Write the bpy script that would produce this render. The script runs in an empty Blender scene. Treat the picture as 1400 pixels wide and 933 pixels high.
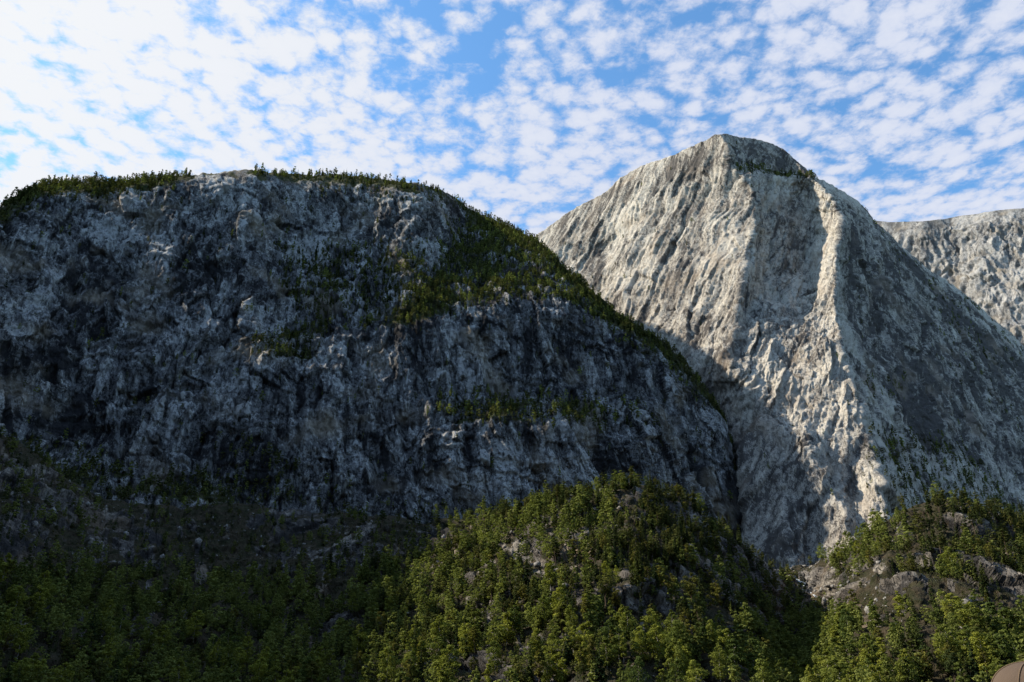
import bpy, bmesh, math, random
import numpy as np
from mathutils import Vector, Matrix

SC = bpy.context.scene
COL = SC.collection
random.seed(7)
RNG = np.random.default_rng(11)
R = math.radians

# ------------------------------------------------------------------ camera
PITCH = R(24.0)
FPX = 1099.0                      # focal length in photo pixels (photo 1400 x 933)
CZ = 5.0
CAM = np.array([0.0, 0.0, CZ])
cam_d = bpy.data.cameras.new('camera')
cam_d.sensor_width = 36.0
cam_d.lens = 36.0 * FPX / 1400.0
cam_d.clip_start = 0.1
cam_d.clip_end = 60000.0
cam = bpy.data.objects.new('camera', cam_d)
COL.objects.link(cam)
cam.location = (0, 0, CZ)
cam.rotation_euler = (math.pi / 2 + PITCH, 0, 0)
SC.camera = cam

# ------------------------------------------------------------------ light
SUN_AZ = R(82.0)                  # from straight ahead towards the left
SUN_EL = R(41.0)
SDIR = Vector((-math.sin(SUN_AZ) * math.cos(SUN_EL), math.cos(SUN_AZ) * math.cos(SUN_EL), math.sin(SUN_EL)))
sun_d = bpy.data.lights.new('sun', 'SUN')
sun_d.energy = 5.0
sun_d.angle = R(0.5)
sun_d.color = (1.0, 0.90, 0.74)
sun = bpy.data.objects.new('sun', sun_d)
COL.objects.link(sun)
sun.rotation_euler = SDIR.to_track_quat('Z', 'Y').to_euler()

VS = SC.view_settings
VS.view_transform = 'Standard'
VS.look = 'None'
VS.exposure = 0.55
VS.gamma = 1.0
VS.use_curve_mapping = False
SC.cycles.max_bounces = 4
SC.cycles.diffuse_bounces = 2
SC.cycles.glossy_bounces = 1
SC.cycles.transmission_bounces = 2
SC.cycles.transparent_max_bounces = 4


class NT:
    """tiny helper round a node tree"""
    def __init__(self, tree):
        self.t = tree

    def n(self, kind, **kw):
        nd = self.t.nodes.new(kind)
        ins = kw.pop('ins', {})
        for k, v in kw.items():
            setattr(nd, k, v)
        for k, v in ins.items():
            if hasattr(v, 'bl_idname') or isinstance(v, bpy.types.NodeSocket):
                self.t.links.new(v, nd.inputs[k])
            else:
                nd.inputs[k].default_value = v
        return nd

    def math(self, op, a, b=None, c=None, clamp=False):
        nd = self.t.nodes.new('ShaderNodeMath')
        nd.operation = op
        nd.use_clamp = clamp
        for i, v in enumerate((a, b, c)):
            if v is None:
                continue
            if isinstance(v, bpy.types.NodeSocket):
                self.t.links.new(v, nd.inputs[i])
            else:
                nd.inputs[i].default_value = v
        return nd.outputs[0]

    def mix(self, fac, a, b, blend='MIX'):
        nd = self.t.nodes.new('ShaderNodeMix')
        nd.data_type = 'RGBA'
        nd.blend_type = blend
        for i, v in ((0, fac), (6, a), (7, b)):
            if isinstance(v, bpy.types.NodeSocket):
                self.t.links.new(v, nd.inputs[i])
            else:
                nd.inputs[i].default_value = v if i == 0 else (*v, 1.0)
        return nd.outputs[2]

    def vmath(self, op, a, b=None):
        nd = self.t.nodes.new('ShaderNodeVectorMath')
        nd.operation = op
        for i, v in enumerate((a, b)):
            if v is None:
                continue
            if isinstance(v, bpy.types.NodeSocket):
                self.t.links.new(v, nd.inputs[i])
            else:
                nd.inputs[i].default_value = v
        return nd

    def noise(self, vec, scale, detail=4.0, rough=0.5, dist=0.0, dims='3D'):
        nd = self.t.nodes.new('ShaderNodeTexNoise')
        nd.noise_dimensions = dims
        self.t.links.new(vec, nd.inputs['Vector'])
        nd.inputs['Scale'].default_value = scale
        nd.inputs['Detail'].default_value = detail
        nd.inputs['Roughness'].default_value = rough
        nd.inputs['Distortion'].default_value = dist
        return nd.outputs['Fac']

    def ramp(self, val, lo, hi, smooth=True):
        nd = self.t.nodes.new('ShaderNodeMapRange')
        nd.interpolation_type = 'SMOOTHSTEP' if smooth else 'LINEAR'
        self.t.links.new(val, nd.inputs[0])
        nd.inputs[1].default_value = lo
        nd.inputs[2].default_value = hi
        return nd.outputs[0]


# ------------------------------------------------------------------ sky with a sheet of broken altocumulus
world = bpy.data.worlds.new('World')
SC.world = world
world.use_nodes = True
W = NT(world.node_tree)
W.t.nodes.clear()
sky = W.n('ShaderNodeTexSky', sky_type='NISHITA', sun_disc=False, sun_elevation=SUN_EL, sun_rotation=-SUN_AZ)
sky.air_density = 1.0
sky.dust_density = 0.6
sky.ozone_density = 2.0
SKY_STRENGTH = 0.118
tc = W.n('ShaderNodeTexCoord')
dirv = tc.outputs['Generated']
sep = W.n('ShaderNodeSeparateXYZ', ins={0: dirv})
dz = W.math('MAXIMUM', sep.outputs[2], 0.06)
cx = W.math('DIVIDE', sep.outputs[0], dz)      # a flat cloud sheet seen in perspective
cy = W.math('DIVIDE', sep.outputs[1], dz)
cp = W.n('ShaderNodeCombineXYZ', ins={0: cx, 1: cy, 2: 0.0}).outputs[0]


def blob(x, y, r):
    d = W.vmath('DISTANCE', cp, (x, y, 0)).outputs['Value']
    return W.ramp(d, r, 0.0)


SKY_HOLES = []
big = W.noise(cp, 1.1, 2.0, 0.5, 0.3)
warp = W.n('ShaderNodeTexNoise', ins={'Vector': cp, 'Scale': 5.0, 'Detail': 3.0})
wv = W.vmath('SUBTRACT', warp.outputs['Color'], (0.5, 0.5, 0.5)).outputs[0]
wv = W.vmath('MULTIPLY', wv, (0.16, 0.16, 0.0)).outputs[0]
cpw = W.vmath('ADD', cp, wv).outputs[0]
vor = W.n('ShaderNodeTexVoronoi', feature='F1', ins={'Vector': cpw, 'Scale': 20.0})
cell = W.math('SUBTRACT', 0.62, vor.outputs['Distance'])
puff = W.noise(cp, 17.0, 6.0, 0.62, 0.2)
fine = W.noise(cp, 50.0, 4.0, 0.65, 0.4)
dens = W.math('MULTIPLY_ADD', cell, 0.54, W.math('MULTIPLY', puff, 0.84))
dens = W.math('MULTIPLY_ADD', W.math('SUBTRACT', fine, 0.5), 0.46, dens)
dens = W.math('MULTIPLY_ADD', W.math('SUBTRACT', big, 0.5), 0.62, dens)
# the sheet is thicker towards the sun, broken overhead ahead
sdn = W.vmath('DOT_PRODUCT', dirv, tuple(SDIR)).outputs['Value']
near_sun = W.ramp(sdn, 0.35, 0.92)
dens = W.math('MULTIPLY_ADD', near_sun, 0.19, dens)
gap = W.math('MULTIPLY', blob(-0.10, 1.02, 0.40), 0.16)
gap2 = W.math('MULTIPLY', blob(0.33, 1.30, 0.30), 0.04)
low = W.math('MULTIPLY', W.ramp(sep.outputs[2], 0.62, 0.45), 0.10)
dens = W.math('ADD', W.math('SUBTRACT', W.math('SUBTRACT', dens, gap), gap2), low)
dens = W.math('MULTIPLY_ADD', W.ramp(cx, 0.25, 0.8), 0.09, dens)
cov = W.ramp(dens, 0.25, 0.66)
cov = W.math('MULTIPLY', cov, W.math('MULTIPLY_ADD', W.ramp(sep.outputs[1], 0.05, 0.45), 0.67, 0.30))   # unseen sky behind thinned of cloud to deepen the shade
thick = W.ramp(dens, 0.45, 0.9)
ccol = W.mix(near_sun, (0.66, 0.72, 0.88), (0.93, 0.94, 0.94))
ccol = W.mix(W.math('MULTIPLY', thick, 0.35), ccol, (0.90, 0.91, 0.95))
scol = W.mix(1.0, sky.outputs[0], (0.92, 1.38, 1.58), 'MULTIPLY')
sback = W.n('ShaderNodeBackground', ins={'Color': scol, 'Strength': SKY_STRENGTH})
cback = W.n('ShaderNodeBackground', ins={'Color': ccol, 'Strength': 0.69})
wmix = W.n('ShaderNodeMixShader', ins={0: cov, 1: sback.outputs[0], 2: cback.outputs[0]})
W.n('ShaderNodeOutputWorld', ins={0: wmix.outputs[0]})


# ------------------------------------------------------------------ numpy noise
_G = np.array([[1, 1, 0], [-1, 1, 0], [1, -1, 0], [-1, -1, 0], [1, 0, 1], [-1, 0, 1], [1, 0, -1], [-1, 0, -1],
               [0, 1, 1], [0, -1, 1], [0, 1, -1], [0, -1, -1], [1, 1, 0], [-1, 1, 0], [0, -1, 1], [0, -1, -1]], np.float32)


def hsh(ix, iy, iz, seed):
    h = (ix.astype(np.uint32) * np.uint32(374761393)) ^ (iy.astype(np.uint32) * np.uint32(668265263)) ^ \
        (iz.astype(np.uint32) * np.uint32(2246822519)) ^ np.uint32((seed * 3266489917) & 0xffffffff)
    h = (h ^ (h >> np.uint32(15))) * np.uint32(2246822519)
    h = (h ^ (h >> np.uint32(13))) * np.uint32(3266489917)
    return h ^ (h >> np.uint32(16))


def perlin(p, seed=0):
    p = np.asarray(p, np.float32)
    i = np.floor(p)
    f = p - i
    i = i.astype(np.int32)
    u = f * f * f * (f * (f * 6 - 15) + 10)
    out = np.zeros(len(p), np.float32)
    for dx in (0, 1):
        wx = u[:, 0] if dx else 1 - u[:, 0]
        for dy in (0, 1):
            wy = u[:, 1] if dy else 1 - u[:, 1]
            for dz_ in (0, 1):
                wz = u[:, 2] if dz_ else 1 - u[:, 2]
                g = _G[hsh(i[:, 0] + dx, i[:, 1] + dy, i[:, 2] + dz_, seed) & np.uint32(15)]
                out += wx * wy * wz * (g[:, 0] * (f[:, 0] - dx) + g[:, 1] * (f[:, 1] - dy) + g[:, 2] * (f[:, 2] - dz_))
    return out


def fbm(p, octv=4, seed=0, gain=0.5, ridged=False):
    p = np.asarray(p, np.float32)
    out = np.zeros(len(p), np.float32)
    a, tot = 1.0, 0.0
    for k in range(octv):
        v = perlin(p, seed + k * 17)
        if ridged:
            v = 1 - 2 * np.abs(v) * 1.6
        out += a * v
        tot += a
        a *= gain
        p = p * 2.03 + 13.7
    return out / tot


def blocks(p, seed=0):
    """cellular facets: every cell a flat chip with its own step and tilt; returns (offset, edge distance)"""
    p = np.asarray(p, np.float32)
    i = np.floor(p).astype(np.int32)
    n = len(p)
    b1 = np.full(n, 9.0, np.float32)
    b2 = np.full(n, 9.0, np.float32)
    val = np.zeros(n, np.float32)
    for dx in (-1, 0, 1):
        for dy in (-1, 0, 1):
            for dz_ in (-1, 0, 1):
                c = i + np.array([dx, dy, dz_], np.int32)
                h = hsh(c[:, 0], c[:, 1], c[:, 2], seed)
                r0 = (h & np.uint32(1023)).astype(np.float32) / 1023
                r1 = ((h >> np.uint32(10)) & np.uint32(1023)).astype(np.float32) / 1023
                r2 = ((h >> np.uint32(20)) & np.uint32(1023)).astype(np.float32) / 1023
                d = np.stack([c[:, 0] + r0 - p[:, 0], c[:, 1] + r1 - p[:, 1], c[:, 2] + r2 - p[:, 2]], 1)
                dd = (d * d).sum(1)
                h2 = hsh(c[:, 1], c[:, 2], c[:, 0], seed + 5)
                t = (h2 & np.uint32(255)).astype(np.float32) / 127.5 - 1
                tx = ((h2 >> np.uint32(8)) & np.uint32(255)).astype(np.float32) / 127.5 - 1
                tz = ((h2 >> np.uint32(16)) & np.uint32(255)).astype(np.float32) / 127.5 - 1
                off = t + 2.1 * tx * d[:, 0] + 0.8 * tz * d[:, 2]
                near = dd < b1
                b2 = np.where(near, b1, np.minimum(b2, dd))
                val = np.where(near, off, val)
                b1 = np.where(near, dd, b1)
    return val, np.sqrt(b2) - np.sqrt(b1)


def sstep(x, a, b):
    t = np.clip((x - a) / (b - a), 0, 1)
    return t * t * (3 - 2 * t)


def interp_pts(pts):
    a = np.array(pts, float)
    return lambda x: np.interp(x, a[:, 0], a[:, 1])


def smooth_interp(xs, ys):
    """monotone-ish smooth interpolation (Catmull-Rom on uneven knots)"""
    xs = np.array(xs, float)
    ys = np.array(ys, float)
    m = np.gradient(ys, xs)

    def f(x):
        x = np.clip(np.asarray(x, float), xs[0], xs[-1])
        k = np.clip(np.searchsorted(xs, x) - 1, 0, len(xs) - 2)
        h = xs[k + 1] - xs[k]
        t = (x - xs[k]) / h
        t2, t3 = t * t, t * t * t
        return (2 * t3 - 3 * t2 + 1) * ys[k] + (t3 - 2 * t2 + t) * h * m[k] + (-2 * t3 + 3 * t2) * ys[k + 1] + (t3 - t2) * h * m[k + 1]
    return f


def poly_in(px, py, poly, feather=12.0):
    """soft inside mask of a polygon given in survey coordinates"""
    poly = np.array(poly, float)
    sh = px.shape
    x, y = px.ravel(), py.ravel()
    inside = np.zeros(len(x), bool)
    best = np.full(len(x), 1e9)
    m = len(poly)
    for k in range(m):
        x0, y0 = poly[k]
        x1, y1 = poly[(k + 1) % m]
        c = (y0 > y) != (y1 > y)
        with np.errstate(divide='ignore', invalid='ignore'):
            xc = (x1 - x0) * (y - y0) / (y1 - y0 + 1e-9) + x0
        inside ^= c & (x < xc)
        ex, ey = x1 - x0, y1 - y0
        t = np.clip(((x - x0) * ex + (y - y0) * ey) / (ex * ex + ey * ey + 1e-9), 0, 1)
        best = np.minimum(best, np.hypot(x - x0 - t * ex, y - y0 - t * ey))
    sd = np.where(inside, best, -best)
    return sstep(sd, -feather, feather).reshape(sh)


SP, CP = math.sin(PITCH), math.cos(PITCH)


def bearing(px, py):
    v = 466.5 - py
    return (px - 700.0), FPX * CP - v * SP, FPX * SP + v * CP


def world_pt(px, py, Y):
    dx, dy, dz_ = bearing(px, py)
    s = Y / dy
    return np.stack([dx * s, Y + 0 * dx, CZ + dz_ * s], -1)


def to_photo(P):
    """where a point of the terrain is seen from the boat (used to pick the largest trees)"""
    x, y, z = P[..., 0], P[..., 1], P[..., 2] - CZ
    dep = y * CP + z * SP
    up = -y * SP + z * CP
    return 700 + FPX * x / dep, 466.5 - FPX * up / dep, dep


def mesh_from_grid(name, P, mat, attrs=None, smooth=True):
    h, w = P.shape[:2]
    me = bpy.data.meshes.new(name)
    idx = np.arange(h * w).reshape(h, w)
    q = np.stack([idx[:-1, :-1], idx[:-1, 1:], idx[1:, 1:], idx[1:, :-1]], -1).reshape(-1, 4)
    fill_mesh(me, P.reshape(-1, 3), q, smooth)
    for k, v in (attrs or {}).items():
        a = me.attributes.new(k, 'FLOAT', 'POINT')
        a.data.foreach_set('value', np.ascontiguousarray(v.ravel(), np.float32))
    me.materials.append(mat)
    o = bpy.data.objects.new(name, me)
    COL.objects.link(o)
    return o


def fill_mesh(me, V, F, smooth=False):
    V = np.ascontiguousarray(V, np.float32)
    F = np.ascontiguousarray(F, np.int32)
    k = F.shape[1]
    me.vertices.add(len(V))
    me.vertices.foreach_set('co', V.ravel())
    me.loops.add(F.size)
    me.loops.foreach_set('vertex_index', F.ravel())
    me.polygons.add(len(F))
    me.polygons.foreach_set('loop_start', np.arange(0, F.size, k, dtype=np.int32))
    me.polygons.foreach_set('loop_total', np.full(len(F), k, np.int32))
    if smooth:
        me.polygons.foreach_set('use_smooth', np.ones(len(F), bool))
    me.update(calc_edges=True)
    me.validate()


def grid_normals(P):
    du = np.gradient(P, axis=1)
    dv = np.gradient(P, axis=0)
    n = np.cross(du, dv)
    n /= np.linalg.norm(n, axis=-1, keepdims=True) + 1e-9
    flip = (n[..., 1] > 0)[..., None] & (np.abs(n[..., 2:3]) < 2)
    n = np.where(np.median(n[..., 1]) > 0, -n, n)
    return n


def tag(o, label=None, cat=None, group=None, kind=None):
    if label:
        o['label'] = label
    if cat:
        o['category'] = cat
    if group:
        o['group'] = group
    if kind:
        o['kind'] = kind


# ------------------------------------------------------------------ materials
def principled(nt, color, rough=0.9, normal=None, spec=0.15):
    b = nt.n('ShaderNodeBsdfPrincipled')
    if isinstance(color, bpy.types.NodeSocket):
        nt.t.links.new(color, b.inputs['Base Color'])
    else:
        b.inputs['Base Color'].default_value = (*color, 1)
    b.inputs['Roughness'].default_value = rough
    b.inputs['Specular IOR Level'].default_value = spec
    if normal is not None:
        nt.t.links.new(normal, b.inputs['Normal'])
    nt.n('ShaderNodeOutputMaterial', ins={0: b.outputs[0]})
    return b


def new_mat(name):
    m = bpy.data.materials.new(name)
    m.use_nodes = True
    m.node_tree.nodes.clear()
    return m, NT(m.node_tree)


def rock_mat(name, pale, mid, dark, warm, ground, bump=1.0, tone_gain=1.0):
    """cliff rock: vertex 'tone' holds pale slabs / water-stained streaks / shade painted on the right peak, 'veg' heath and moss on ledges"""
    m, t = new_mat(name)
    co = t.n('ShaderNodeTexCoord').outputs['Object']
    st = t.n('ShaderNodeMapping', ins={'Vector': co, 'Scale': (1, 1, 0.24)}).outputs[0]
    tone = t.n('ShaderNodeAttribute', attribute_name='tone').outputs['Fac']
    veg = t.n('ShaderNodeAttribute', attribute_name='veg').outputs['Fac']
    hue = t.n('ShaderNodeAttribute', attribute_name='hue').outputs['Fac']
    n1 = t.noise(st, 0.06, 5.0, 0.68)
    n2 = t.noise(st, 0.42, 4.0, 0.70)
    v = t.math('MULTIPLY_ADD', t.math('SUBTRACT', n1, 0.5), 0.9 * tone_gain, tone)
    v = t.math('MULTIPLY_ADD', t.math('SUBTRACT', n2, 0.5), 1.0 * tone_gain, v)
    cut = 0.0
    for sc_, wd_, ax in ((0.045, 0.014, (1, 1, 0.35)), (0.11, 0.022, (0.6, 1, 0.9))):      # joints
        mp = t.n('ShaderNodeMapping', ins={'Vector': co, 'Scale': ax, 'Rotation': (0, 0.35, 0)}).outputs[0]
        ln = t.math('ABSOLUTE', t.math('SUBTRACT', t.noise(mp, sc_, 5.0, 0.6), 0.5))
        gap_ = t.ramp(ln, wd_, 0.0)
        v = t.math('SUBTRACT', v, t.math('MULTIPLY', gap_, 0.42))
        cut = t.math('ADD', gap_, cut)
    c = t.mix(t.ramp(v, 0.15, 0.42), dark, mid)
    c = t.mix(t.ramp(v, 0.50, 0.80), c, pale)
    c = t.mix(t.math('MULTIPLY', t.ramp(hue, 0.45, 0.9), 0.65), c, warm)
    vn = t.noise(co, 0.16, 4.0, 0.7)
    vv = t.ramp(t.math('MULTIPLY_ADD', t.math('SUBTRACT', vn, 0.5), 1.1, veg), 0.40, 0.62)
    gn = t.ramp(t.noise(co, 0.09, 5.0, 0.7), 0.3, 0.7)
    g = t.mix(gn, ground[0], ground[1])
    c = t.mix(vv, c, g)
    hgt = t.math('MULTIPLY_ADD', t.noise(st, 0.9, 4.0, 0.7), 0.45, t.math('MULTIPLY', n2, 1.5))
    hgt = t.math('MULTIPLY_ADD', cut, -0.55, hgt)
    bp = t.n('ShaderNodeBump', ins={'Strength': 0.85, 'Distance': 1.8 * bump, 'Height': hgt})
    principled(t, c, 0.92, bp.outputs[0], 0.12)
    return m


HEATH = ((0.030, 0.045, 0.014), (0.085, 0.072, 0.034))
SCRUB = ((0.024, 0.028, 0.012), (0.060, 0.046, 0.030))
M_LEFT = rock_mat('shade_darkened_rock', (0.40, 0.395, 0.375), (0.145, 0.143, 0.140), (0.030, 0.029, 0.030), (0.30, 0.25, 0.18), HEATH)  # rock colours lowered to deepen the shade on this wall
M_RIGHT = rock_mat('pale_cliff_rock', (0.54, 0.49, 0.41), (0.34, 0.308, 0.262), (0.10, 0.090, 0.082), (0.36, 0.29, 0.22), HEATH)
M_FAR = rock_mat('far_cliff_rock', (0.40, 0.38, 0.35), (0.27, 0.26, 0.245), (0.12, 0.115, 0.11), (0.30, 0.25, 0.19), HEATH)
M_SLOPE = rock_mat('wooded_slope_ground', (0.26, 0.235, 0.20), (0.12, 0.108, 0.096), (0.045, 0.042, 0.040), (0.22, 0.16, 0.10), SCRUB, 0.8)


# ------------------------------------------------------------------ mountains
def displace(P, amp, keep, seed, stretch=0.42, lean=0.0):
    """break a smooth mountain flank into gullies, slabs, chips and steps (metres)"""
    sh = P.shape[:2]
    n = grid_normals(P)
    n = n * np.array([1, 1, 0.55])
    n /= np.linalg.norm(n, axis=-1, keepdims=True)
    p = P.reshape(-1, 3).astype(np.float32).copy()
    wob = np.stack([perlin(p / 90 + 3, seed + 61), perlin(p / 90 + 7, seed + 62), perlin(p / 90 + 11, seed + 63)], 1)
    wo2 = np.stack([perlin(p / 17 + 3, seed + 64), perlin(p / 17 + 7, seed + 65), perlin(p / 17 + 11, seed + 66)], 1)
    q = p + 16 * wob + 1.6 * wo2
    q[:, 0] += lean * q[:, 2]
    q[:, 2] *= stretch
    gul = 0.6 * fbm(q / 150, 4, seed, 0.52, True) + 0.55 * fbm(q * np.array([1, 1, 0.45], np.float32) / 46, 3, seed + 31, 0.55, True)
    b1, e1 = blocks(q / np.array([58, 80, 52], np.float32), seed + 1)
    b2, e2 = blocks(q / np.array([19, 30, 16], np.float32) + 40, seed + 2)
    b3, e3 = blocks((q + 2 * wo2) / np.array([7, 9, 4.5], np.float32), seed + 3)
    b4, e4 = blocks((q + 1 * wo2) / np.array([3.4, 4, 2.4], np.float32) + 9, seed + 7)
    s1 = q * np.array([1, 1, 0.7], np.float32)
    f = fbm(s1 / 21, 4, seed + 4, 0.62, True)
    f2 = fbm(s1 / 6.5, 3, seed + 5, 0.65)
    # ledges: bands of steps at uneven heights
    lz = p[:, 2] / 38 + 0.12 * p[:, 0] / 38 + 1.5 * perlin(p / np.array([120, 120, 80], np.float32), seed + 9) + 0.35 * perlin(p / 25, seed + 10)
    led = (lz - np.floor(lz))
    led = np.where(led < 0.82, led / 0.82, (1 - led) / 0.18) - 0.5
    lmask = sstep(perlin(p / 130, seed + 12), -0.15, 0.3)
    d = amp[0] * gul + amp[1] * b1 + amp[2] * b2 + amp[3] * (b3 + 0.45 * b4) + amp[4] * (f + 0.5 * f2) - amp[5] * led * (0.3 + lmask)
    d = d.reshape(sh) * keep
    info = dict(gul=gul.reshape(sh), b1=b1.reshape(sh), b2=b2.reshape(sh), led=led.reshape(sh), e2=e2.reshape(sh), e1=e1.reshape(sh), f=f.reshape(sh), f2=f2.reshape(sh))
    return P + n * d[..., None], info


def back_rows(P, steps):
    """carry a mountain over its crest and down behind"""
    top = P[0]
    out = []
    for (dist, drop) in steps:
        rad = top[:, :2] / np.linalg.norm(top[:, :2], axis=1, keepdims=True)
        r = top.copy()
        r[:, :2] += rad * dist
        r[:, 2] -= drop
        out.append(r)
    return np.concatenate([np.array(out[::-1]), P], 0)


BACK = [(8, 0.6), (20, 3), (40, 9), (80, 24), (160, 64), (320, 150), (600, 330), (1000, 700)]


def px_axis(lo, hi, a, b, fine, coarse):
    return np.concatenate([np.arange(a, lo, coarse), np.arange(lo, hi, fine), np.arange(hi, b + coarse, coarse)])


STEP = 1.25

# --- left mountain: a dark wall whose profile is built up from its slope
L_CREST = [(-700, 330), (-420, 310), (-250, 300), (-120, 292), (0, 284), (28, 268), (60, 256), (130, 251), (230, 243), (280, 239),
           (330, 236), (420, 239), (500, 244), (560, 252), (600, 262), (622, 272), (640, 287), (664, 296), (690, 308), (735, 332),
           (790, 382), (850, 432), (905, 470), (960, 527), (985, 570), (1000, 622), (1012, 700), (1040, 760)]
L_BASE = [(-700, 700), (0, 650), (60, 680), (130, 730), (330, 742), (500, 752), (650, 752), (760, 730), (870, 720), (960, 740), (1012, 790), (1040, 800)]


def left_slope(px, py):
    s = np.full(px.shape, 67.0)

    def add(poly, val, feather=10, wgt=1.0):
        nonlocal s
        m = poly_in(px, py, poly, feather) * wgt
        s = s * (1 - m) + val * m
    # benches, shoulders and wooded ledges
    add([(628, 300), (690, 312), (735, 335), (790, 384), (850, 434), (830, 440), (770, 415), (700, 418), (600, 432), (530, 448), (585, 410), (604, 365)], 44, 9)
    add([(640, 350), (760, 350), (770, 385), (650, 390)], 56, 9, 0.7)
    add([(580, 548), (700, 545), (860, 560), (900, 590), (840, 600), (700, 588), (590, 572)], 46, 8)
    add([(400, 352), (520, 345), (600, 380), (560, 420), (420, 440), (380, 400)], 56, 16)
    add([(360, 470), (440, 455), (430, 500), (350, 495)], 52, 8)
    add([(0, 600), (60, 610), (230, 655), (330, 660), (330, 700), (150, 690), (0, 640)], 47, 8)
    add([(480, 425), (600, 425), (560, 445), (420, 470)], 50, 8)
    add([(820, 440), (900, 480), (985, 570), (940, 545), (860, 490)], 50, 8, 0.7)
    # steep bare walls
    add([(270, 242), (380, 244), (350, 330), (260, 300)], 75, 10)
    add([(100, 290), (230, 300), (240, 380), (120, 380)], 72, 12)
    add([(0, 470), (330, 500), (330, 600), (200, 610), (0, 585)], 73, 14)
    add([(560, 600), (860, 610), (860, 660), (620, 690)], 74, 12)
    add([(520, 455), (860, 450), (900, 540), (560, 540)], 76, 12)
    add([(600, 596), (900, 600), (940, 720), (640, 720)], 75, 14)
    return s


def build_left():
    px = px_axis(-8, 1040, -700, 1040, STEP, 7.0)
    nrow = 430
    t = np.linspace(0, 1, nrow)
    crest = smooth_interp(*zip(*L_CREST))(px)
    base = interp_pts(L_BASE)(px)
    PX = np.repeat(px[None], nrow, 0)
    PY = crest[None] * (1 - t[:, None]) + base[None] * t[:, None]
    S = left_slope(PX, PY)
    crestband = sstep(PY - crest[None], 26, 4)
    S = S * (1 - crestband) + 47 * crestband
    dx, dy, dz_ = bearing(PX, PY)
    q = dz_ / dy
    lq = np.zeros_like(q)
    tanS = np.tan(np.radians(S))
    for i in range(nrow - 2, -1, -1):                 # from the foot upwards
        qm = 0.5 * (q[i] + q[i + 1])
        tm = np.maximum(0.5 * (tanS[i] + tanS[i + 1]), qm + 0.22)
        lq[i] = lq[i + 1] + (q[i] - q[i + 1]) / (tm - qm)
    Y0 = smooth_interp([-700, -300, -100, 0, 150, 330, 500, 640, 760, 870, 960, 1012, 1040],
                       [640, 800, 880, 915, 960, 1012, 1065, 1110, 1160, 1220, 1280, 1310, 1330])(px)
    # broad buttresses and bays along the wall
    Y = Y0[None] * np.exp(lq)
    k = np.ones(61) / 61                               # relax the sum of slopes sideways
    pad = np.pad(Y, ((0, 0), (30, 30)), 'edge')
    Ys = np.stack([np.convolve(r, k, 'valid') for r in pad])
    Y = 0.3 * Y + 0.7 * Ys
    P = world_pt(PX, PY, Y)
    edge = 0.40 + 0.60 * sstep(PY - crest[None], 0, 34)
    P, inf = displace(P, (16, 4.5, 3.0, 1.7, 1.2, 4.0), edge, 101, 0.30, 0.10)
    return px, PX, PY, crest, P, inf


def cliff_attrs(P, inf, seed, veg_extra, tone_extra=0.0, flat_at=(0.52, 0.78), gain=1.0, lean=0.0):
    n = grid_normals(P)
    pf = P.reshape(-1, 3).astype(np.float32)
    sh = P.shape[:2]
    up = n[..., 2]
    # soften the slope a little so that single facets do not turn green
    k = 5
    c = np.cumsum(np.cumsum(np.pad(up, ((k, k), (k, k)), 'edge'), 0), 1)
    ups = (c[2 * k:, 2 * k:] - c[:-2 * k, 2 * k:] - c[2 * k:, :-2 * k] + c[:-2 * k, :-2 * k]) / (4 * k * k)
    big = fbm(pf / np.array([110, 110, 80], np.float32), 4, seed, 0.55).reshape(sh)
    veg = sstep(ups + 0.25 * big, *flat_at) * 0.85 + veg_extra + 0.5 * big
    pl = pf.copy()
    pl[:, 0] += lean * pl[:, 2]
    s = pl * np.array([1, 1, 0.10], np.float32)
    streak = (0.6 * fbm(s / 19, 4, seed + 3, 0.6) + 0.6 * fbm(s / 6.5, 3, seed + 4, 0.6)).reshape(sh)
    slab = fbm(pl * np.array([1, 1, 0.6 if lean == 0 else 0.3], np.float32) / 70, 5, seed + 5, 0.6).reshape(sh)
    tone = 0.40 + 0.95 * slab + 0.95 * streak + gain * (0.10 * inf['b2'] + 0.07 * inf['b1'] + 0.08 * inf['f'] + 0.10 * inf['f2']) + tone_extra
    cm = sstep(perlin(pf / 45, seed + 21), -0.05, 0.25).reshape(sh)
    cm2 = sstep(perlin(pf / 30, seed + 22), 0.0, 0.3).reshape(sh)
    tone -= gain * (0.40 * cm * np.exp(-(inf['e1'] / 0.035) ** 2) + 0.34 * cm2 * np.exp(-(inf['e2'] / 0.07) ** 2))   # dark seams of wet moss in joints
    hue = 0.42 + 0.9 * fbm(pf / 85, 3, seed + 8).reshape(sh)
    return np.clip(veg, 0, 1.2), tone, hue, up


L_px, L_PX, L_PY, L_crest, L_P, L_inf = build_left()
Z = np.zeros(L_PX.shape)


def region(PX, PY, items):
    out = np.zeros(PX.shape)
    for poly, val, fe in items:
        out += val * poly_in(PX, PY, poly, fe)
    return out


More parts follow.
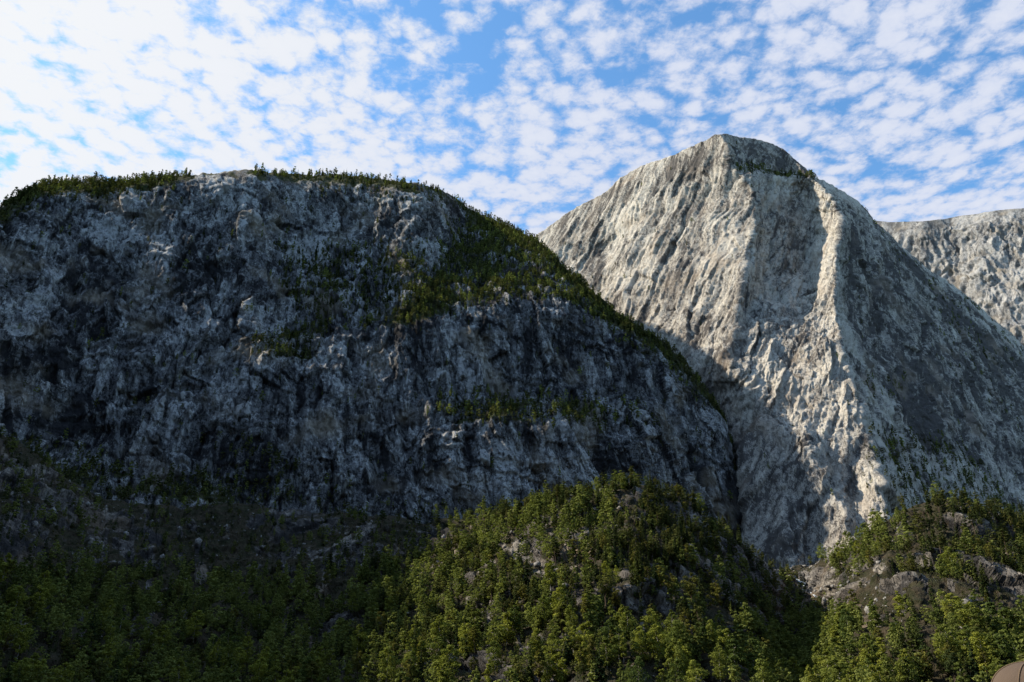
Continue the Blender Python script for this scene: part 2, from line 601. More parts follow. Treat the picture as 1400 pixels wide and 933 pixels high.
LV = region(L_PX, L_PY, [
    ([(604, 300), (700, 312), (850, 434), (905, 470), (985, 570), (940, 560), (850, 470), (790, 420), (700, 420), (530, 450), (600, 370)], 0.42, 14),
    ([(580, 545), (700, 545), (880, 560), (900, 590), (700, 590), (590, 575)], 0.35, 10),
    ([(380, 340), (600, 340), (610, 430), (480, 460), (380, 450)], 0.30, 20),
    ([(340, 310), (600, 290), (600, 345), (350, 350)], 0.14, 16),
    ([(340, 470), (450, 440), (440, 500), (340, 500)], 0.38, 8),
    ([(0, 600), (60, 600), (200, 650), (640, 690), (640, 760), (0, 760)], 0.28, 14),
    ([(270, 640), (330, 600), (420, 640), (400, 690), (280, 690)], 0.25, 12),
])
LV += 0.55 * sstep(L_PY - L_crest[None], 24, 6) * (1 - 0.8 * poly_in(L_PX, L_PY, [(262, 225), (345, 225), (350, 330), (262, 330)], 8))
LV += 0.35 * poly_in(L_PX, L_PY, [(-10, 270), (60, 240), (240, 235), (240, 268), (140, 278), (60, 290), (0, 320)], 8)
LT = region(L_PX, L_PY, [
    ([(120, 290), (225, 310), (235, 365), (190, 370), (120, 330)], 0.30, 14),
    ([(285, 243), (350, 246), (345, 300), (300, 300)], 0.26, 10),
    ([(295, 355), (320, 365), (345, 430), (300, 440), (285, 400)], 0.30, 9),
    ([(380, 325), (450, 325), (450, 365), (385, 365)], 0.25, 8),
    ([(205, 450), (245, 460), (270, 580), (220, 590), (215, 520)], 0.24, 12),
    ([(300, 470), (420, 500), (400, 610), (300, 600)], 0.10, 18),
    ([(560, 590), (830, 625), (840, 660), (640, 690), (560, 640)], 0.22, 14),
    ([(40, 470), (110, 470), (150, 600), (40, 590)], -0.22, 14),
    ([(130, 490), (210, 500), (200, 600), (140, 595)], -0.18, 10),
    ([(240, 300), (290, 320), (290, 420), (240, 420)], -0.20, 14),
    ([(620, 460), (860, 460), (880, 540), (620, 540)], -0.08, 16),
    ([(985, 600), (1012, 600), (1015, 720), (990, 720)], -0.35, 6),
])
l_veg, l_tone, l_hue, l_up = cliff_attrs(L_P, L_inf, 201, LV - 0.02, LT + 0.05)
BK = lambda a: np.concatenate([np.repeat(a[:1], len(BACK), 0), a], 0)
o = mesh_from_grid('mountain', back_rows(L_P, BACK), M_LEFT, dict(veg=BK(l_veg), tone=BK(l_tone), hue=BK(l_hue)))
tag(o, 'broad dark grey cliff mountain in shade with a flat wooded top', 'mountain', None, 'structure')


# --- right mountain: lofted between the ridge lines that shape it
R_NET = [
    # crest               upper            middle           lower            low              foot
    [(420, 560, 2750), (440, 600, 2600), (460, 640, 2450), (480, 680, 2300), (500, 730, 2050), (520, 870, 1720)],
    [(600, 420, 2450), (610, 490, 2300), (620, 560, 2150), (630, 630, 2000), (640, 700, 1850), (650, 870, 1570)],
    [(735, 320, 2230), (737, 400, 2110), (742, 480, 1990), (750, 560, 1880), (765, 650, 1740), (780, 860, 1490)],
    [(832, 258, 2070), (828, 350, 1960), (830, 440, 1850), (840, 530, 1740), (860, 640, 1610), (880, 855, 1380)],
    [(905, 219, 1915), (905, 310, 1815), (905, 400, 1725), (915, 500, 1620), (950, 620, 1500), (985, 850, 1285)],
    [(985, 184, 1745), (1030, 285, 1640), (1020, 375, 1572), (1003, 480, 1492), (1050, 600, 1385), (1100, 845, 1190)],
    [(1003, 187, 1775), (1047, 288, 1705), (1045, 378, 1640), (1035, 480, 1496), (1075, 600, 1382), (1120, 845, 1200)],
    [(1062, 207, 1815), (1110, 292, 1728), (1110, 382, 1650), (1090, 482, 1474), (1112, 600, 1362), (1142, 845, 1188)],
    [(1100, 236, 1770), (1147, 292, 1612), (1143, 382, 1532), (1148, 480, 1432), (1186, 600, 1325), (1240, 840, 1125)],
    [(1140, 260, 1860), (1180, 345, 1755), (1190, 420, 1680), (1205, 510, 1592), (1240, 620, 1480), (1300, 845, 1250)],
    [(1215, 328, 2010), (1260, 410, 1890), (1280, 470, 1800), (1295, 545, 1715), (1320, 640, 1600), (1380, 850, 1350)],
    [(1300, 390, 2180), (1345, 470, 2040), (1365, 530, 1940), (1380, 600, 1840), (1405, 680, 1720), (1450, 855, 1460)],
    [(1420, 492, 2420), (1460, 560, 2280), (1480, 610, 2170), (1500, 660, 2060), (1520, 720, 1920), (1560, 870, 1620)],
    [(1640, 660, 2900), (1660, 700, 2700), (1680, 730, 2550), (1700, 760, 2400), (1720, 780, 2200), (1760, 890, 1820)],
]
R_CREST = [(420, 560), (600, 420), (735, 321), (770, 295), (805, 276), (832, 260), (848, 244), (868, 231), (905, 219), (940, 203), (966, 192),
           (978, 185), (990, 183), (1003, 187), (1040, 193), (1062, 200), (1080, 211), (1100, 230), (1115, 243), (1140, 256), (1160, 267), (1178, 281),
           (1190, 299), (1206, 312), (1225, 332), (1260, 362), (1300, 388), (1340, 421), (1385, 460), (1420, 492), (1640, 660)]


def loft(net, crest_pts, step, nrow):
    net = np.array(net, float)                      # lines x rows x 3
    tt = np.linspace(0, 1, net.shape[1])
    t = np.linspace(0, 1, nrow)
    lines = np.stack([np.stack([smooth_interp(tt, ln[:, k])(t) for k in range(3)], -1) for ln in net])   # lines x nrow x 3
    for k in range(3, len(lines) - 3):              # broken, not ruled, ridge lines
        tt_ = np.stack([t * 9, 0 * t + k * 7.3, 0 * t], 1)
        wig = 18 * fbm(tt_, 4, 77 + k, 0.6) * sstep(t, 0.03, 0.14)
        lines[k, :, 0] += wig
        lines[k, :, 2] += 18 * fbm(tt_ + 50, 4, 177 + k, 0.6) * sstep(t, 0.03, 0.14)
    cols = []
    for a, b in zip(lines[:-1], lines[1:]):
        m = max(2, int(np.abs(b[:, 0] - a[:, 0]).max() / step))
        for w in np.arange(m) / m:
            cols.append(a * (1 - w) + b * w)
    cols.append(lines[-1])
    G = np.stack(cols, 1)                           # nrow x ncol x 3
    cf = interp_pts(crest_pts)
    shift = cf(G[0, :, 0]) - G[0, :, 1]
    G[..., 1] += shift[None] * ((1 - t) ** 2)[:, None]
    k = np.array([0.5, 1, 2, 1, 0.5]) / 5             # ridges are sharp, not knife edges
    pad = np.pad(G[..., 2], ((0, 0), (2, 2)), 'edge')
    G[..., 2] = np.stack([np.convolve(r, k, 'valid') for r in pad])
    return G[..., 0], G[..., 1], G[..., 2], t


def build_right():
    PX, PY, Y, t = loft(R_NET, R_CREST, STEP, 470)
    crest = PY[0]
    # a shelf with trees below the summit cap, and the ribbed buttress above the right knoll
    cap = poly_in(PX, PY, [(1000, 150), (1120, 150), (1120, 243), (1040, 238), (1000, 228)], 5)
    Y = Y + 26 * cap
    Y = Y - 34 * poly_in(PX, PY, [(1012, 610), (1045, 575), (1105, 600), (1160, 690), (1180, 800), (1030, 800), (1015, 700)], 10)
    Y = Y + 45 * poly_in(PX, PY, [(985, 590), (1005, 610), (1014, 700), (1016, 760), (992, 760), (990, 690)], 6)
    alc = poly_in(PX, PY, [(1048, 250), (1112, 250), (1112, 385), (1085, 425), (1030, 410)], 9)
    Y = Y + 16 * alc
    P = world_pt(PX, PY, Y)
    edge = 0.42 + 0.58 * sstep(PY - crest[None], 0, 36)
    lit = sstep(PX + 0 * PY, 1165, 1110)
    P2, inf = displace(P, (13, 4.0, 2.2, 1.15, 0.8, 1.0), edge, 301, 0.19, -0.38)
    return PX, PY, crest, P2, inf


R_PX, R_PY, R_crest, R_P, R_inf = build_right()
RV = region(R_PX, R_PY, [
    ([(1010, 224), (1050, 232), (1118, 240), (1118, 246), (1050, 242), (1005, 236)], 0.7, 4),
    ([(1190, 590), (1300, 600), (1400, 690), (1400, 800), (1230, 740), (1170, 650)], 0.42, 14),
    ([(1160, 265), (1300, 390), (1440, 500), (1500, 640), (1330, 560), (1240, 400)], 0.12, 12),
])
RT = region(R_PX, R_PY, [
    ([(735, 318), (850, 245), (985, 185), (1000, 230), (900, 262), (820, 300), (760, 345)], -0.28, 12),
    ([(1000, 184), (1060, 195), (1120, 243), (1040, 232)], -0.35, 7),
    ([(1045, 250), (1112, 250), (1110, 390), (1060, 430), (1030, 400)], -0.04, 8),
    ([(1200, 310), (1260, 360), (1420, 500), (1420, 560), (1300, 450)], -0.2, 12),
    ([(905, 480), (960, 500), (1130, 640), (1160, 740), (1030, 760), (980, 600)], -0.14, 14),  # left ridge's cast shadow, darkened in the rock tone
    ([(820, 300), (870, 270), (900, 330), (900, 430), (850, 400), (825, 350)], 0.22, 14),
    ([(905, 290), (965, 270), (950, 470), (900, 480)], -0.24, 16),
    ([(960, 300), (1015, 290), (1005, 430), (965, 440)], 0.10, 14),
    ([(780, 330), (820, 320), (850, 430), (820, 420)], -0.16, 12),
    ([(850, 430), (905, 440), (930, 480), (900, 470)], 0.16, 10),
    ([(1120, 250), (1146, 290), (1146, 480), (1115, 480), (1112, 300)], 0.08, 6),
    ([(1150, 280), (1240, 350), (1420, 520), (1420, 680), (1250, 600), (1160, 500)], -0.45, 12),  # shade of the right flank painted into the tone
    ([(1000, 600), (1160, 650), (1180, 760), (1030, 760)], -0.05, 16),
    ([(1165, 620), (1240, 640), (1230, 720), (1170, 740)], 0.22, 10),
])
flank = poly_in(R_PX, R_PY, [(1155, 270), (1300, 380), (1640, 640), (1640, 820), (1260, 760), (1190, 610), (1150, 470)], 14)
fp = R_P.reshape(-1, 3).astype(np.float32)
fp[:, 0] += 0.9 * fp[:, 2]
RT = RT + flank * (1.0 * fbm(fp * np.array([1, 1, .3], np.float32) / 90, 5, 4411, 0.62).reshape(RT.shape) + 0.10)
RV = RV + flank * 0.35 * np.clip(fbm(fp / np.array([120, 120, 40], np.float32), 4, 4433).reshape(RT.shape), -.2, 1)
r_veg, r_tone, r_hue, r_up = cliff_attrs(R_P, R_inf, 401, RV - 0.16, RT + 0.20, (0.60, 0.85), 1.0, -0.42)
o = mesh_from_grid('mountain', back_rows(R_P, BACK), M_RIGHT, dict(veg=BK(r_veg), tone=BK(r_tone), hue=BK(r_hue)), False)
tag(o, 'tall pale rock dome with a sunlit face, a sharp rib and a shaded flank', 'mountain', None, 'structure')

# --- the far wall behind it
F_NET = [
    [(1080, 300, 3300), (1090, 400, 3150), (1100, 520, 2950), (1110, 640, 2750)],
    [(1200, 303, 3200), (1205, 400, 3040), (1210, 500, 2880), (1220, 640, 2650)],
    [(1262, 304, 3090), (1262, 390, 2960), (1270, 490, 2800), (1280, 640, 2560)],
    [(1300, 300, 3120), (1305, 390, 2960), (1310, 490, 2790), (1320, 640, 2550)],
    [(1352, 291, 3040), (1340, 380, 2880), (1345, 490, 2720), (1360, 640, 2480)],
    [(1420, 284, 3000), (1420, 380, 2830), (1420, 490, 2650), (1430, 640, 2420)],
    [(1600, 270, 2900), (1600, 380, 2730), (1600, 490, 2540), (1600, 640, 2330)],
]
F_CREST = [(1080, 301), (1185, 301), (1215, 304), (1262, 303), (1290, 300), (1310, 296), (1335, 293), (1348, 290), (1375, 287), (1400, 285), (1440, 282), (1600, 270)]
F_PX, F_PY, F_Y, _t = loft(F_NET, F_CREST, STEP, 260)
F_Y = F_Y + 1.0 * (1420 - F_PX)
F_P = world_pt(F_PX, F_PY, F_Y)
F_P, F_inf = displace(F_P, (24, 7, 2.6, 1.3, 1.2, 2.0), 0.12 + 0.88 * sstep(F_PY - F_PY[0][None], 0, 30), 501, 0.42, -0.15)
FT = region(F_PX, F_PY, [([(1200, 300), (1290, 300), (1330, 360), (1250, 360)], -0.12, 12), ([(1340, 340), (1400, 330), (1400, 440), (1350, 420)], 0.10, 16)])
f_veg, f_tone, f_hue, f_up = cliff_attrs(F_P, F_inf, 601, -0.22 + 0.5 * sstep(F_PY - F_PY[0][None], 7, 2), FT + 0.07, (0.62, 0.88), 1.0, -0.2)
o = mesh_from_grid('mountain', back_rows(F_P, BACK), M_FAR, dict(veg=BK(f_veg), tone=BK(f_tone), hue=BK(f_hue)))
tag(o, 'distant sunlit rock wall with a level top beyond the pale dome', 'mountain', None, 'structure')

# ------------------------------------------------------------------ the wooded foot slopes
N_CREST = [(-700, 600), (-200, 560), (0, 592), (40, 615), (90, 655), (130, 682), (200, 692), (330, 690), (420, 702), (500, 704), (560, 712), (640, 712),
           (700, 694), (760, 678), (830, 668), (870, 664), (930, 680), (1000, 728), (1030, 760), (1055, 778), (1085, 775), (1110, 772), (1135, 764), (1165, 748),
           (1200, 722), (1250, 690), (1310, 682), (1360, 698), (1400, 712), (1500, 730), (1700, 760)]
N_NET_PX = [-700, -200, 0, 150, 330, 460, 560, 640, 760, 870, 960, 1030, 1085, 1125, 1165, 1210, 1310, 1400, 1700]
N_TOP = [600, 720, 800, 880, 905, 900, 880, 860, 790, 765, 800, 860, 1000, 960, 850, 800, 770, 780, 900]
N_BOT = [300, 345, 372, 395, 415, 420, 418, 412, 400, 402, 410, 420, 430, 425, 405, 392, 385, 378, 340]
N_MID = [.50, .50, .50, .50, .52, .52, .46, .42, .36, .36, .40, .46, .58, .60, .44, .38, .37, .38, .45]   # depth half way up


def build_slope():
    px = px_axis(-8, 1410, -700, 1700, STEP, 7.0)
    nrow = 300
    t = np.linspace(0, 1, nrow)
    crest = interp_pts(N_CREST)(px)
    crest = crest + 14 * fbm(np.stack([px / 55, 0 * px, 0 * px], 1), 4, 717) + 4 * fbm(np.stack([px / 9, 0 * px, 0 * px], 1), 2, 718)
    ks = np.ones(5) / 5
    crest = np.convolve(np.pad(crest, 2, 'edge'), ks, 'valid')
    PX = np.repeat(px[None], nrow, 0)
    PY = crest[None] * (1 - t[:, None]) + 1000.0 * t[:, None]
    top = smooth_interp(N_NET_PX, N_TOP)(px)
    bot = smooth_interp(N_NET_PX, N_BOT)(px)
    mid = smooth_interp(N_NET_PX, N_MID)(px)
    # quadratic through (0, bottom), (1/2, mid), (1, top)
    h = 1 - t[:, None]
    a = 2 - 4 * mid[None]
    b = 4 * mid[None] - 1
    g = a * h * h + b * h
    Y = bot[None] + (top - bot)[None] * g
    Y += 12 * poly_in(PX, PY, [(1085, 800), (1130, 800), (1165, 860), (1160, 933), (1120, 933), (1110, 860)], 14)
    Y -= 14 * poly_in(PX, PY, [(1140, 785), (1200, 765), (1250, 780), (1260, 830), (1190, 850), (1145, 820)], 14)
    P = world_pt(PX, PY, Y)
    edge = 0.3 + 0.7 * sstep(PY - crest[None], 0, 22)
    P, inf = displace(P, (9, 3.4, 2.2, 0.9, 1.2, 3.4), edge, 701, 0.6, 0.1)
    return px, PX, PY, crest, P, inf


N_px, N_PX, N_PY, N_crest, N_P, N_inf = build_slope()
KNOLL = [(1125, 790), (1160, 775), (1240, 772), (1262, 800), (1240, 850), (1200, 870), (1150, 840)]
NV = region(N_PX, N_PY, [
    ([(-700, 590), (420, 690), (640, 715), (640, 745), (430, 800), (-700, 800)], -0.27, 18),
    ([(680, 745), (720, 725), (800, 745), (800, 790), (720, 800)], -0.25, 12),
    ([(820, 800), (900, 800), (900, 840), (820, 830)], -0.2, 10),
    (KNOLL, -0.12, 10),
    ([(1040, 765), (1120, 770), (1150, 820), (1110, 820), (1060, 790)], -0.35, 8),
])
NT_ = region(N_PX, N_PY, [
    (KNOLL, 0.02, 10),
    ([(680, 745), (720, 725), (800, 745), (800, 790), (720, 800)], 0.10, 12),
    ([(-700, 590), (420, 690), (640, 715), (640, 745), (430, 800), (-700, 800)], -0.12, 18),
    ([(1040, 765), (1085, 770), (1090, 790), (1060, 790)], 0.35, 6),
])
n_veg, n_tone, n_hue, n_up = cliff_attrs(N_P, N_inf, 801, NV + 0.30, NT_, (0.45, 0.80))
NB = [(6, 1.5), (16, 5), (36, 14), (70, 32), (120, 60)]
BN = lambda a: np.concatenate([np.repeat(a[:1], len(NB), 0), a], 0)
o = mesh_from_grid('hillside', back_rows(N_P, NB), M_SLOPE, dict(veg=BN(n_veg), tone=BN(n_tone), hue=BN(n_hue)))
tag(o, 'brown heath and rock slope that carries the woods under the cliffs', 'hillside', None, 'structure')

# ------------------------------------------------------------------ fjord water, out to the horizon
m, t = new_mat('fjord_water')
co = t.n('ShaderNodeTexCoord').outputs['Object']
bp = t.n('ShaderNodeBump', ins={'Strength': 0.3, 'Distance': 0.3, 'Height': t.noise(co, 0.4, 4.0, 0.6)})
principled(t, (0.012, 0.030, 0.032), 0.08, bp.outputs[0], 0.5)
me = bpy.data.meshes.new('water')
fill_mesh(me, [(-20000, -20000, 0), (20000, -20000, 0), (20000, 20000, 0), (-20000, 20000, 0)], [(0, 1, 2, 3)])
me.materials.append(m)
o = bpy.data.objects.new('water', me)
COL.objects.link(o)
tag(o, 'dark still fjord water below the slopes', 'water', None, 'structure')

# ------------------------------------------------------------------ unseen fjord wall left of the view, crest shaped to shade the lower left
wy = np.linspace(-900, 1300, 180)
wz = np.linspace(0, 1, 60)
WY, WZ = np.meshgrid(wy, wz)
W_TOP = np.interp(WY, [-900, 250, 480, 600, 736, 900, 1000, 1100, 1300], [560, 690, 800, 830, 890, 990, 1090, 1170, 1190])
W_X = np.interp(WY, [-900, 300, 750, 1150, 1300], [-560, -600, -640, -760, -880])
hz = np.interp(WZ, [0, .8, 1], [0, 1, 1.0])
WP = np.stack([W_X - 400 * hz - 500 * np.clip(WZ - .8, 0, 1) / .2, WY, -10 + (W_TOP + 10) * hz - 260 * np.clip(WZ - .8, 0, 1) / .2], -1)
wd = fbm(WP.reshape(-1, 3) / 170, 5, 71, 0.55, True).reshape(WY.shape)
WP[..., 0] += 30 * wd
WP[..., 2] += 22 * fbm(WP.reshape(-1, 3) / np.array([1e5, 60, 1e5]), 4, 75).reshape(WY.shape) * sstep(WZ, .6, .8)
wv_ = 0.45 + 0.6 * fbm(WP.reshape(-1, 3) / 160, 4, 77).reshape(WY.shape)
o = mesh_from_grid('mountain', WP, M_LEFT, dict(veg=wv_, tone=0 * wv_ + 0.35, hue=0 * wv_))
tag(o, 'unseen high fjord wall beyond the left edge, shaped to shade the lower slopes', 'mountain', None, 'structure')

# ------------------------------------------------------------------ unseen opposite shore behind the boat, added to block sky fill
u = np.linspace(-3600, 3600, 150)
w = np.linspace(0, 1, 60)
U, V_ = np.meshgrid(u, w)
prof = np.interp(V_, [0, .12, .5, .8, 1], [-20, 110, 640, 1020, 1150])
OY = -np.interp(V_, [0, .12, .5, .8, 1], [240, 330, 560, 800, 1250]) + 120 * np.sin(U / 700)
OP = np.stack([U, OY, prof * (1 + 0.12 * np.sin(U / 510 + 1) + 0.06 * np.sin(U / 190))], -1)
od = 40 * fbm(OP.reshape(-1, 3) / 240, 5, 51, 0.55, True).reshape(U.shape)
OP[..., 1] += od * sstep(V_, 0, .1)
zz = np.zeros(U.shape)
ov = 0.5 + 0.6 * fbm(OP.reshape(-1, 3) / 200, 4, 55).reshape(U.shape)
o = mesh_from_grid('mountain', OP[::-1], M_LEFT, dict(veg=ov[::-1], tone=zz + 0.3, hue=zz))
tag(o, 'unseen steep wooded mountain side on the opposite shore, added to block sky light', 'mountain', None, 'structure')


def slope_point(px, py):
    """point of the foot slope seen at a survey position"""
    j = int(np.clip(np.searchsorted(N_px, px), 0, len(N_px) - 1))
    c = N_crest[j]
    i = int(np.clip(round((py - c) / (1000 - c) * (N_P.shape[0] - 1)), 0, N_P.shape[0] - 1))
    return N_P[i, j]


# ------------------------------------------------------------------ trees
def leaf_mat(name, dark, light, trans=0.28):
    m, t = new_mat(name)
    tint = t.n('ShaderNodeAttribute', attribute_name='tint').outputs['Fac']
    oc = t.n('ShaderNodeObjectInfo').outputs['Color']
    c = t.mix(tint, dark, light)
    c = t.mix(1.0, c, oc, 'MULTIPLY')
    d = t.n('ShaderNodeBsdfDiffuse', ins={'Color': c})
    tr = t.n('ShaderNodeBsdfTranslucent', ins={'Color': t.mix(1.0, c, (1.0, 1.05, 0.6), 'MULTIPLY')})
    mx = t.n('ShaderNodeMixShader', ins={0: trans, 1: d.outputs[0], 2: tr.outputs[0]})
    t.n('ShaderNodeOutputMaterial', ins={0: mx.outputs[0]})
    return m


M_SPRUCE = leaf_mat('spruce_needles', (0.026, 0.038, 0.017), (0.090, 0.112, 0.042), 0.2)
M_PINE = leaf_mat('pine_needles', (0.046, 0.056, 0.021), (0.165, 0.165, 0.054), 0.22)
M_BIRCH = leaf_mat('birch_leaves', (0.080, 0.104, 0.030), (0.285, 0.310, 0.088), 0.32)
M_SHRUB = leaf_mat('shrub_leaves', (0.030, 0.040, 0.014), (0.095, 0.090, 0.032), 0.2)
m, t = new_mat('bark')
principled(t, t.mix(t.noise(t.n('ShaderNodeTexCoord').outputs['Object'], 1.5, 3.0), (0.05, 0.035, 0.025), (0.16, 0.12, 0.09)))
M_BARK = m
m, t = new_mat('birch_bark')
principled(t, t.mix(t.ramp(t.noise(t.n('ShaderNodeTexCoord').outputs['Object'], 2.5, 3.0), 0.45, 0.6), (0.48, 0.46, 0.42), (0.10, 0.09, 0.08)))
M_WBARK = m


def unit(v):
    return v / (np.linalg.norm(v, axis=-1, keepdims=True) + 1e-9)


def cards(c, nrm, size, rng, aspect=0.7, up=None):
    """small leaf sprays: one bent-free quad each, facing roughly along nrm"""
    k = len(c)
    ref = rng.normal(size=(k, 3)) if up is None else up
    a = unit(np.cross(nrm, ref))
    b = unit(np.cross(nrm, a))
    size = np.broadcast_to(size, (k,))[:, None]
    j = lambda: rng.uniform(0.7, 1.3, (k, 1))
    v = np.stack([c - a * size * aspect * j(), c + b * size * j(), c + a * size * aspect * j(), c - b * size * j()], 1)
    return v.reshape(-1, 3)


def spruce_crown(rng, h, r, tiers, per, low=False):
    V, T = [], []
    for k in range(tiers):
        f = (k + rng.uniform(-.3, .3)) / tiers
        z = h * (0.06 + 0.94 * f)
        rad = r * (1 - f) ** 0.85 * (0.8 + 0.35 * rng.random()) + 0.12
        n = max(4, int(per * (0.5 + 0.5 * (1 - f))))
        az = rng.uniform(0, 6.283) + np.arange(n) / n * 6.283 + rng.normal(0, 0.25, n)
        L = rad * rng.uniform(0.6, 1.12, n)
        out = np.stack([np.cos(az), np.sin(az), np.zeros(n)], 1)
        side = np.stack([-np.sin(az), np.cos(az), np.zeros(n)], 1)
        drop = 0.32 * L + 0.1
        w = (0.26 if not low else 0.42) * L + 0.15
        base = np.stack([np.zeros(n), np.zeros(n), np.full(n, z)], 1)
        tip = base + out * L[:, None]
        tip[:, 2] -= drop
        midp = base + out * (0.55 * L)[:, None]
        midp[:, 2] -= 0.30 * drop
        V.append(np.stack([base, midp - side * w[:, None], tip, midp + side * w[:, None]], 1).reshape(-1, 3))
        T.append(rng.uniform(0.1, 0.7, n))
        if not low:                        # hanging twig sprays
            for q in range(4):
                f2 = rng.uniform(0.35, 0.95, n)
                c = base + out * (f2 * L)[:, None] + side * (rng.uniform(-.6, .6, n) * w)[:, None]
                c[:, 2] -= f2 * drop + 0.12 * L
                nr = unit(out + rng.normal(0, .5, (n, 3)) + np.array([0, 0, .35]))
                V.append(cards(c, nr, 0.13 * L + 0.10, rng, 0.7))
                T.append(rng.uniform(0.2, 1.0, n))
    V.append(np.array([[-.12, 0, h * .96], [0, .12, h * .98], [.12, 0, h * .96], [0, 0, h * 1.05]]))
    T.append(np.array([.6]))
    return np.concatenate(V), np.concatenate(T)


def clump_crown(rng, h, r, z0, nclump, per, leaf, shape):
    """crown of leafy clumps on an uneven envelope"""
    V, T = [], []
    for k in range(nclump):
        f = (k + 0.5) / nclump
        f = np.clip(f + rng.normal(0, .06), 0.02, 1)
        z = z0 + (h - z0) * f
        env = r * shape(f)
        az = k * 2.4 + rng.normal(0, .5)
        rr = env * rng.uniform(0.25, 0.85)
        c0 = np.array([math.cos(az) * rr, math.sin(az) * rr, z])
        cr = max(0.16 * r, (0.34 + 0.22 * rng.random()) * max(env, .45 * r))
        d = unit(rng.normal(size=(per, 3)))
        d[:, 2] = np.abs(d[:, 2]) * np.where(rng.random(per) < 0.72, 1, -1)
        rad = cr * rng.uniform(0.55, 1.08, (per, 1))
        c = c0 + d * rad * np.array([1, 1, 0.8])
        nr = unit(d + 0.55 * rng.normal(size=(per, 3)) + np.array([0, 0, .25]))
        V.append(cards(c, nr, leaf * rng.uniform(0.7, 1.35, per), rng, 0.75))
        T.append(np.clip(rng.normal(0.45, 0.2, per) + rng.normal(0, .13), 0, 1))
    return np.concatenate(V), np.concatenate(T)


def leaf_mesh(name, V, T, mat):
    me = bpy.data.meshes.new(name)
    fill_mesh(me, V, np.arange(len(V)).reshape(-1, 4))
    a = me.attributes.new('tint', 'FLOAT', 'FACE')
    a.data.foreach_set('value', np.ascontiguousarray(T, np.float32))
    me.materials.append(mat)
    return me


def trunk_mesh(name, h, r0, r1, rng, mat, limbs=0, z_l=0.35, llen=2.0):
    bm = bmesh.new()

    def tube(pts, rads, seg=6):
        rings = []
        for (p, rr) in zip(pts, rads):
            rings.append([bm.verts.new((p[0] + rr * math.cos(6.2832 * k / seg), p[1] + rr * math.sin(6.2832 * k / seg), p[2])) for k in range(seg)])
        for a, b in zip(rings[:-1], rings[1:]):
            for k in range(seg):
                bm.faces.new((a[k], a[(k + 1) % seg], b[(k + 1) % seg], b[k]))
    n = 6
    pts = [(rng.normal(0, .02 * h) * (k / n), rng.normal(0, .02 * h) * (k / n), -0.8 + (h + .8) * k / n) for k in range(n + 1)]
    tube(pts, [r0 * (1 - k / n) + r1 * k / n for k in range(n + 1)])
    for k in range(limbs):
        f = z_l + (0.9 - z_l) * (k + .5) / limbs
        az = k * 2.4 + rng.random()
        L = llen * (1.2 - f) * rng.uniform(.8, 1.3)
        z = h * f
        x0, y0 = np.interp(z, [p[2] for p in pts], [p[0] for p in pts]), np.interp(z, [p[2] for p in pts], [p[1] for p in pts])
        tube([(x0, y0, z), (x0 + math.cos(az) * L * .5, y0 + math.sin(az) * L * .5, z + L * .35), (x0 + math.cos(az) * L, y0 + math.sin(az) * L, z + L * .8)],
             [r0 * .38, r0 * .25, r0 * .08], 4)
    me = bpy.data.meshes.new(name)
    bm.to_mesh(me)
    bm.free()
    me.materials.append(mat)
    return me


B_SHAPE = lambda f: (math.sin(math.pi * min(1, 0.16 + 0.80 * f)) ** 0.75) if f < 1 else 0.2
P_SHAPE = lambda f: 0.55 + 0.45 * math.sin(math.pi * f) if f < .9 else 0.45
KINDS = {}
for kind in ('spruce', 'pine', 'birch'):
    KINDS[kind] = []
    for v in range(7):
        rng = np.random.default_rng(40 + v + 100 * len(kind))
        if kind == 'spruce':
            h, r = 14.0, (1.55, 1.9, 2.2, 1.7, 2.5, 2.0, 1.4)[v]
            cV, cT = spruce_crown(rng, h, r * 1.12, 20, 9)
            tm = trunk_mesh('spruce_trunk', h * .9, .19, .04, rng, M_BARK)
            cm = leaf_mesh('spruce_crown', cV, cT, M_SPRUCE)
            fV, fT = spruce_crown(rng, h, r * 1.15, 9, 6, True)
            mV, mT = spruce_crown(rng, h, r * 1.12, 15, 7)
        elif kind == 'pine':
            h, r = 12.0, (2.0, 2.4, 1.7, 2.7, 2.1, 2.3, 1.9)[v]
            z0 = h * (.30, .22, .40, .35, .18, .28, .45)[v]
            cV, cT = clump_crown(rng, h * .97, r, z0, 16, 95, .21, P_SHAPE)
            tm = trunk_mesh('pine_trunk', h * .92, .21, .05, rng, M_BARK, 8, .35, 2.0)
            cm = leaf_mesh('pine_crown', cV, cT, M_PINE)
            fV, fT = clump_crown(rng, h * .97, r, z0 * .8, 9, 9, .72, P_SHAPE)
            mV, mT = clump_crown(rng, h * .97, r, z0, 13, 22, .40, P_SHAPE)
        else:
            h, r = 12.0, (2.2, 2.7, 1.8, 3.2, 2.4, 2.0, 3.4)[v]
            z0 = h * (.12, .08, .15, .10, .06, .18, .12)[v]
            cV, cT = clump_crown(rng, h * .95, r, z0, 28, 95, .20, B_SHAPE)
            tm = trunk_mesh('birch_trunk', h * .9, .15, .03, rng, M_WBARK, 8, .2, 2.4)
            cm = leaf_mesh('birch_crown', cV, cT, M_BIRCH)
            fV, fT = clump_crown(rng, h * .95, r, z0, 11, 10, .70, B_SHAPE)
            mV, mT = clump_crown(rng, h * .95, r, z0, 18, 22, .38, B_SHAPE)
        KINDS[kind].append(dict(h=h, r=r, trunk=tm, crown=cm, far=(fV, fT), near=(mV, mT)))


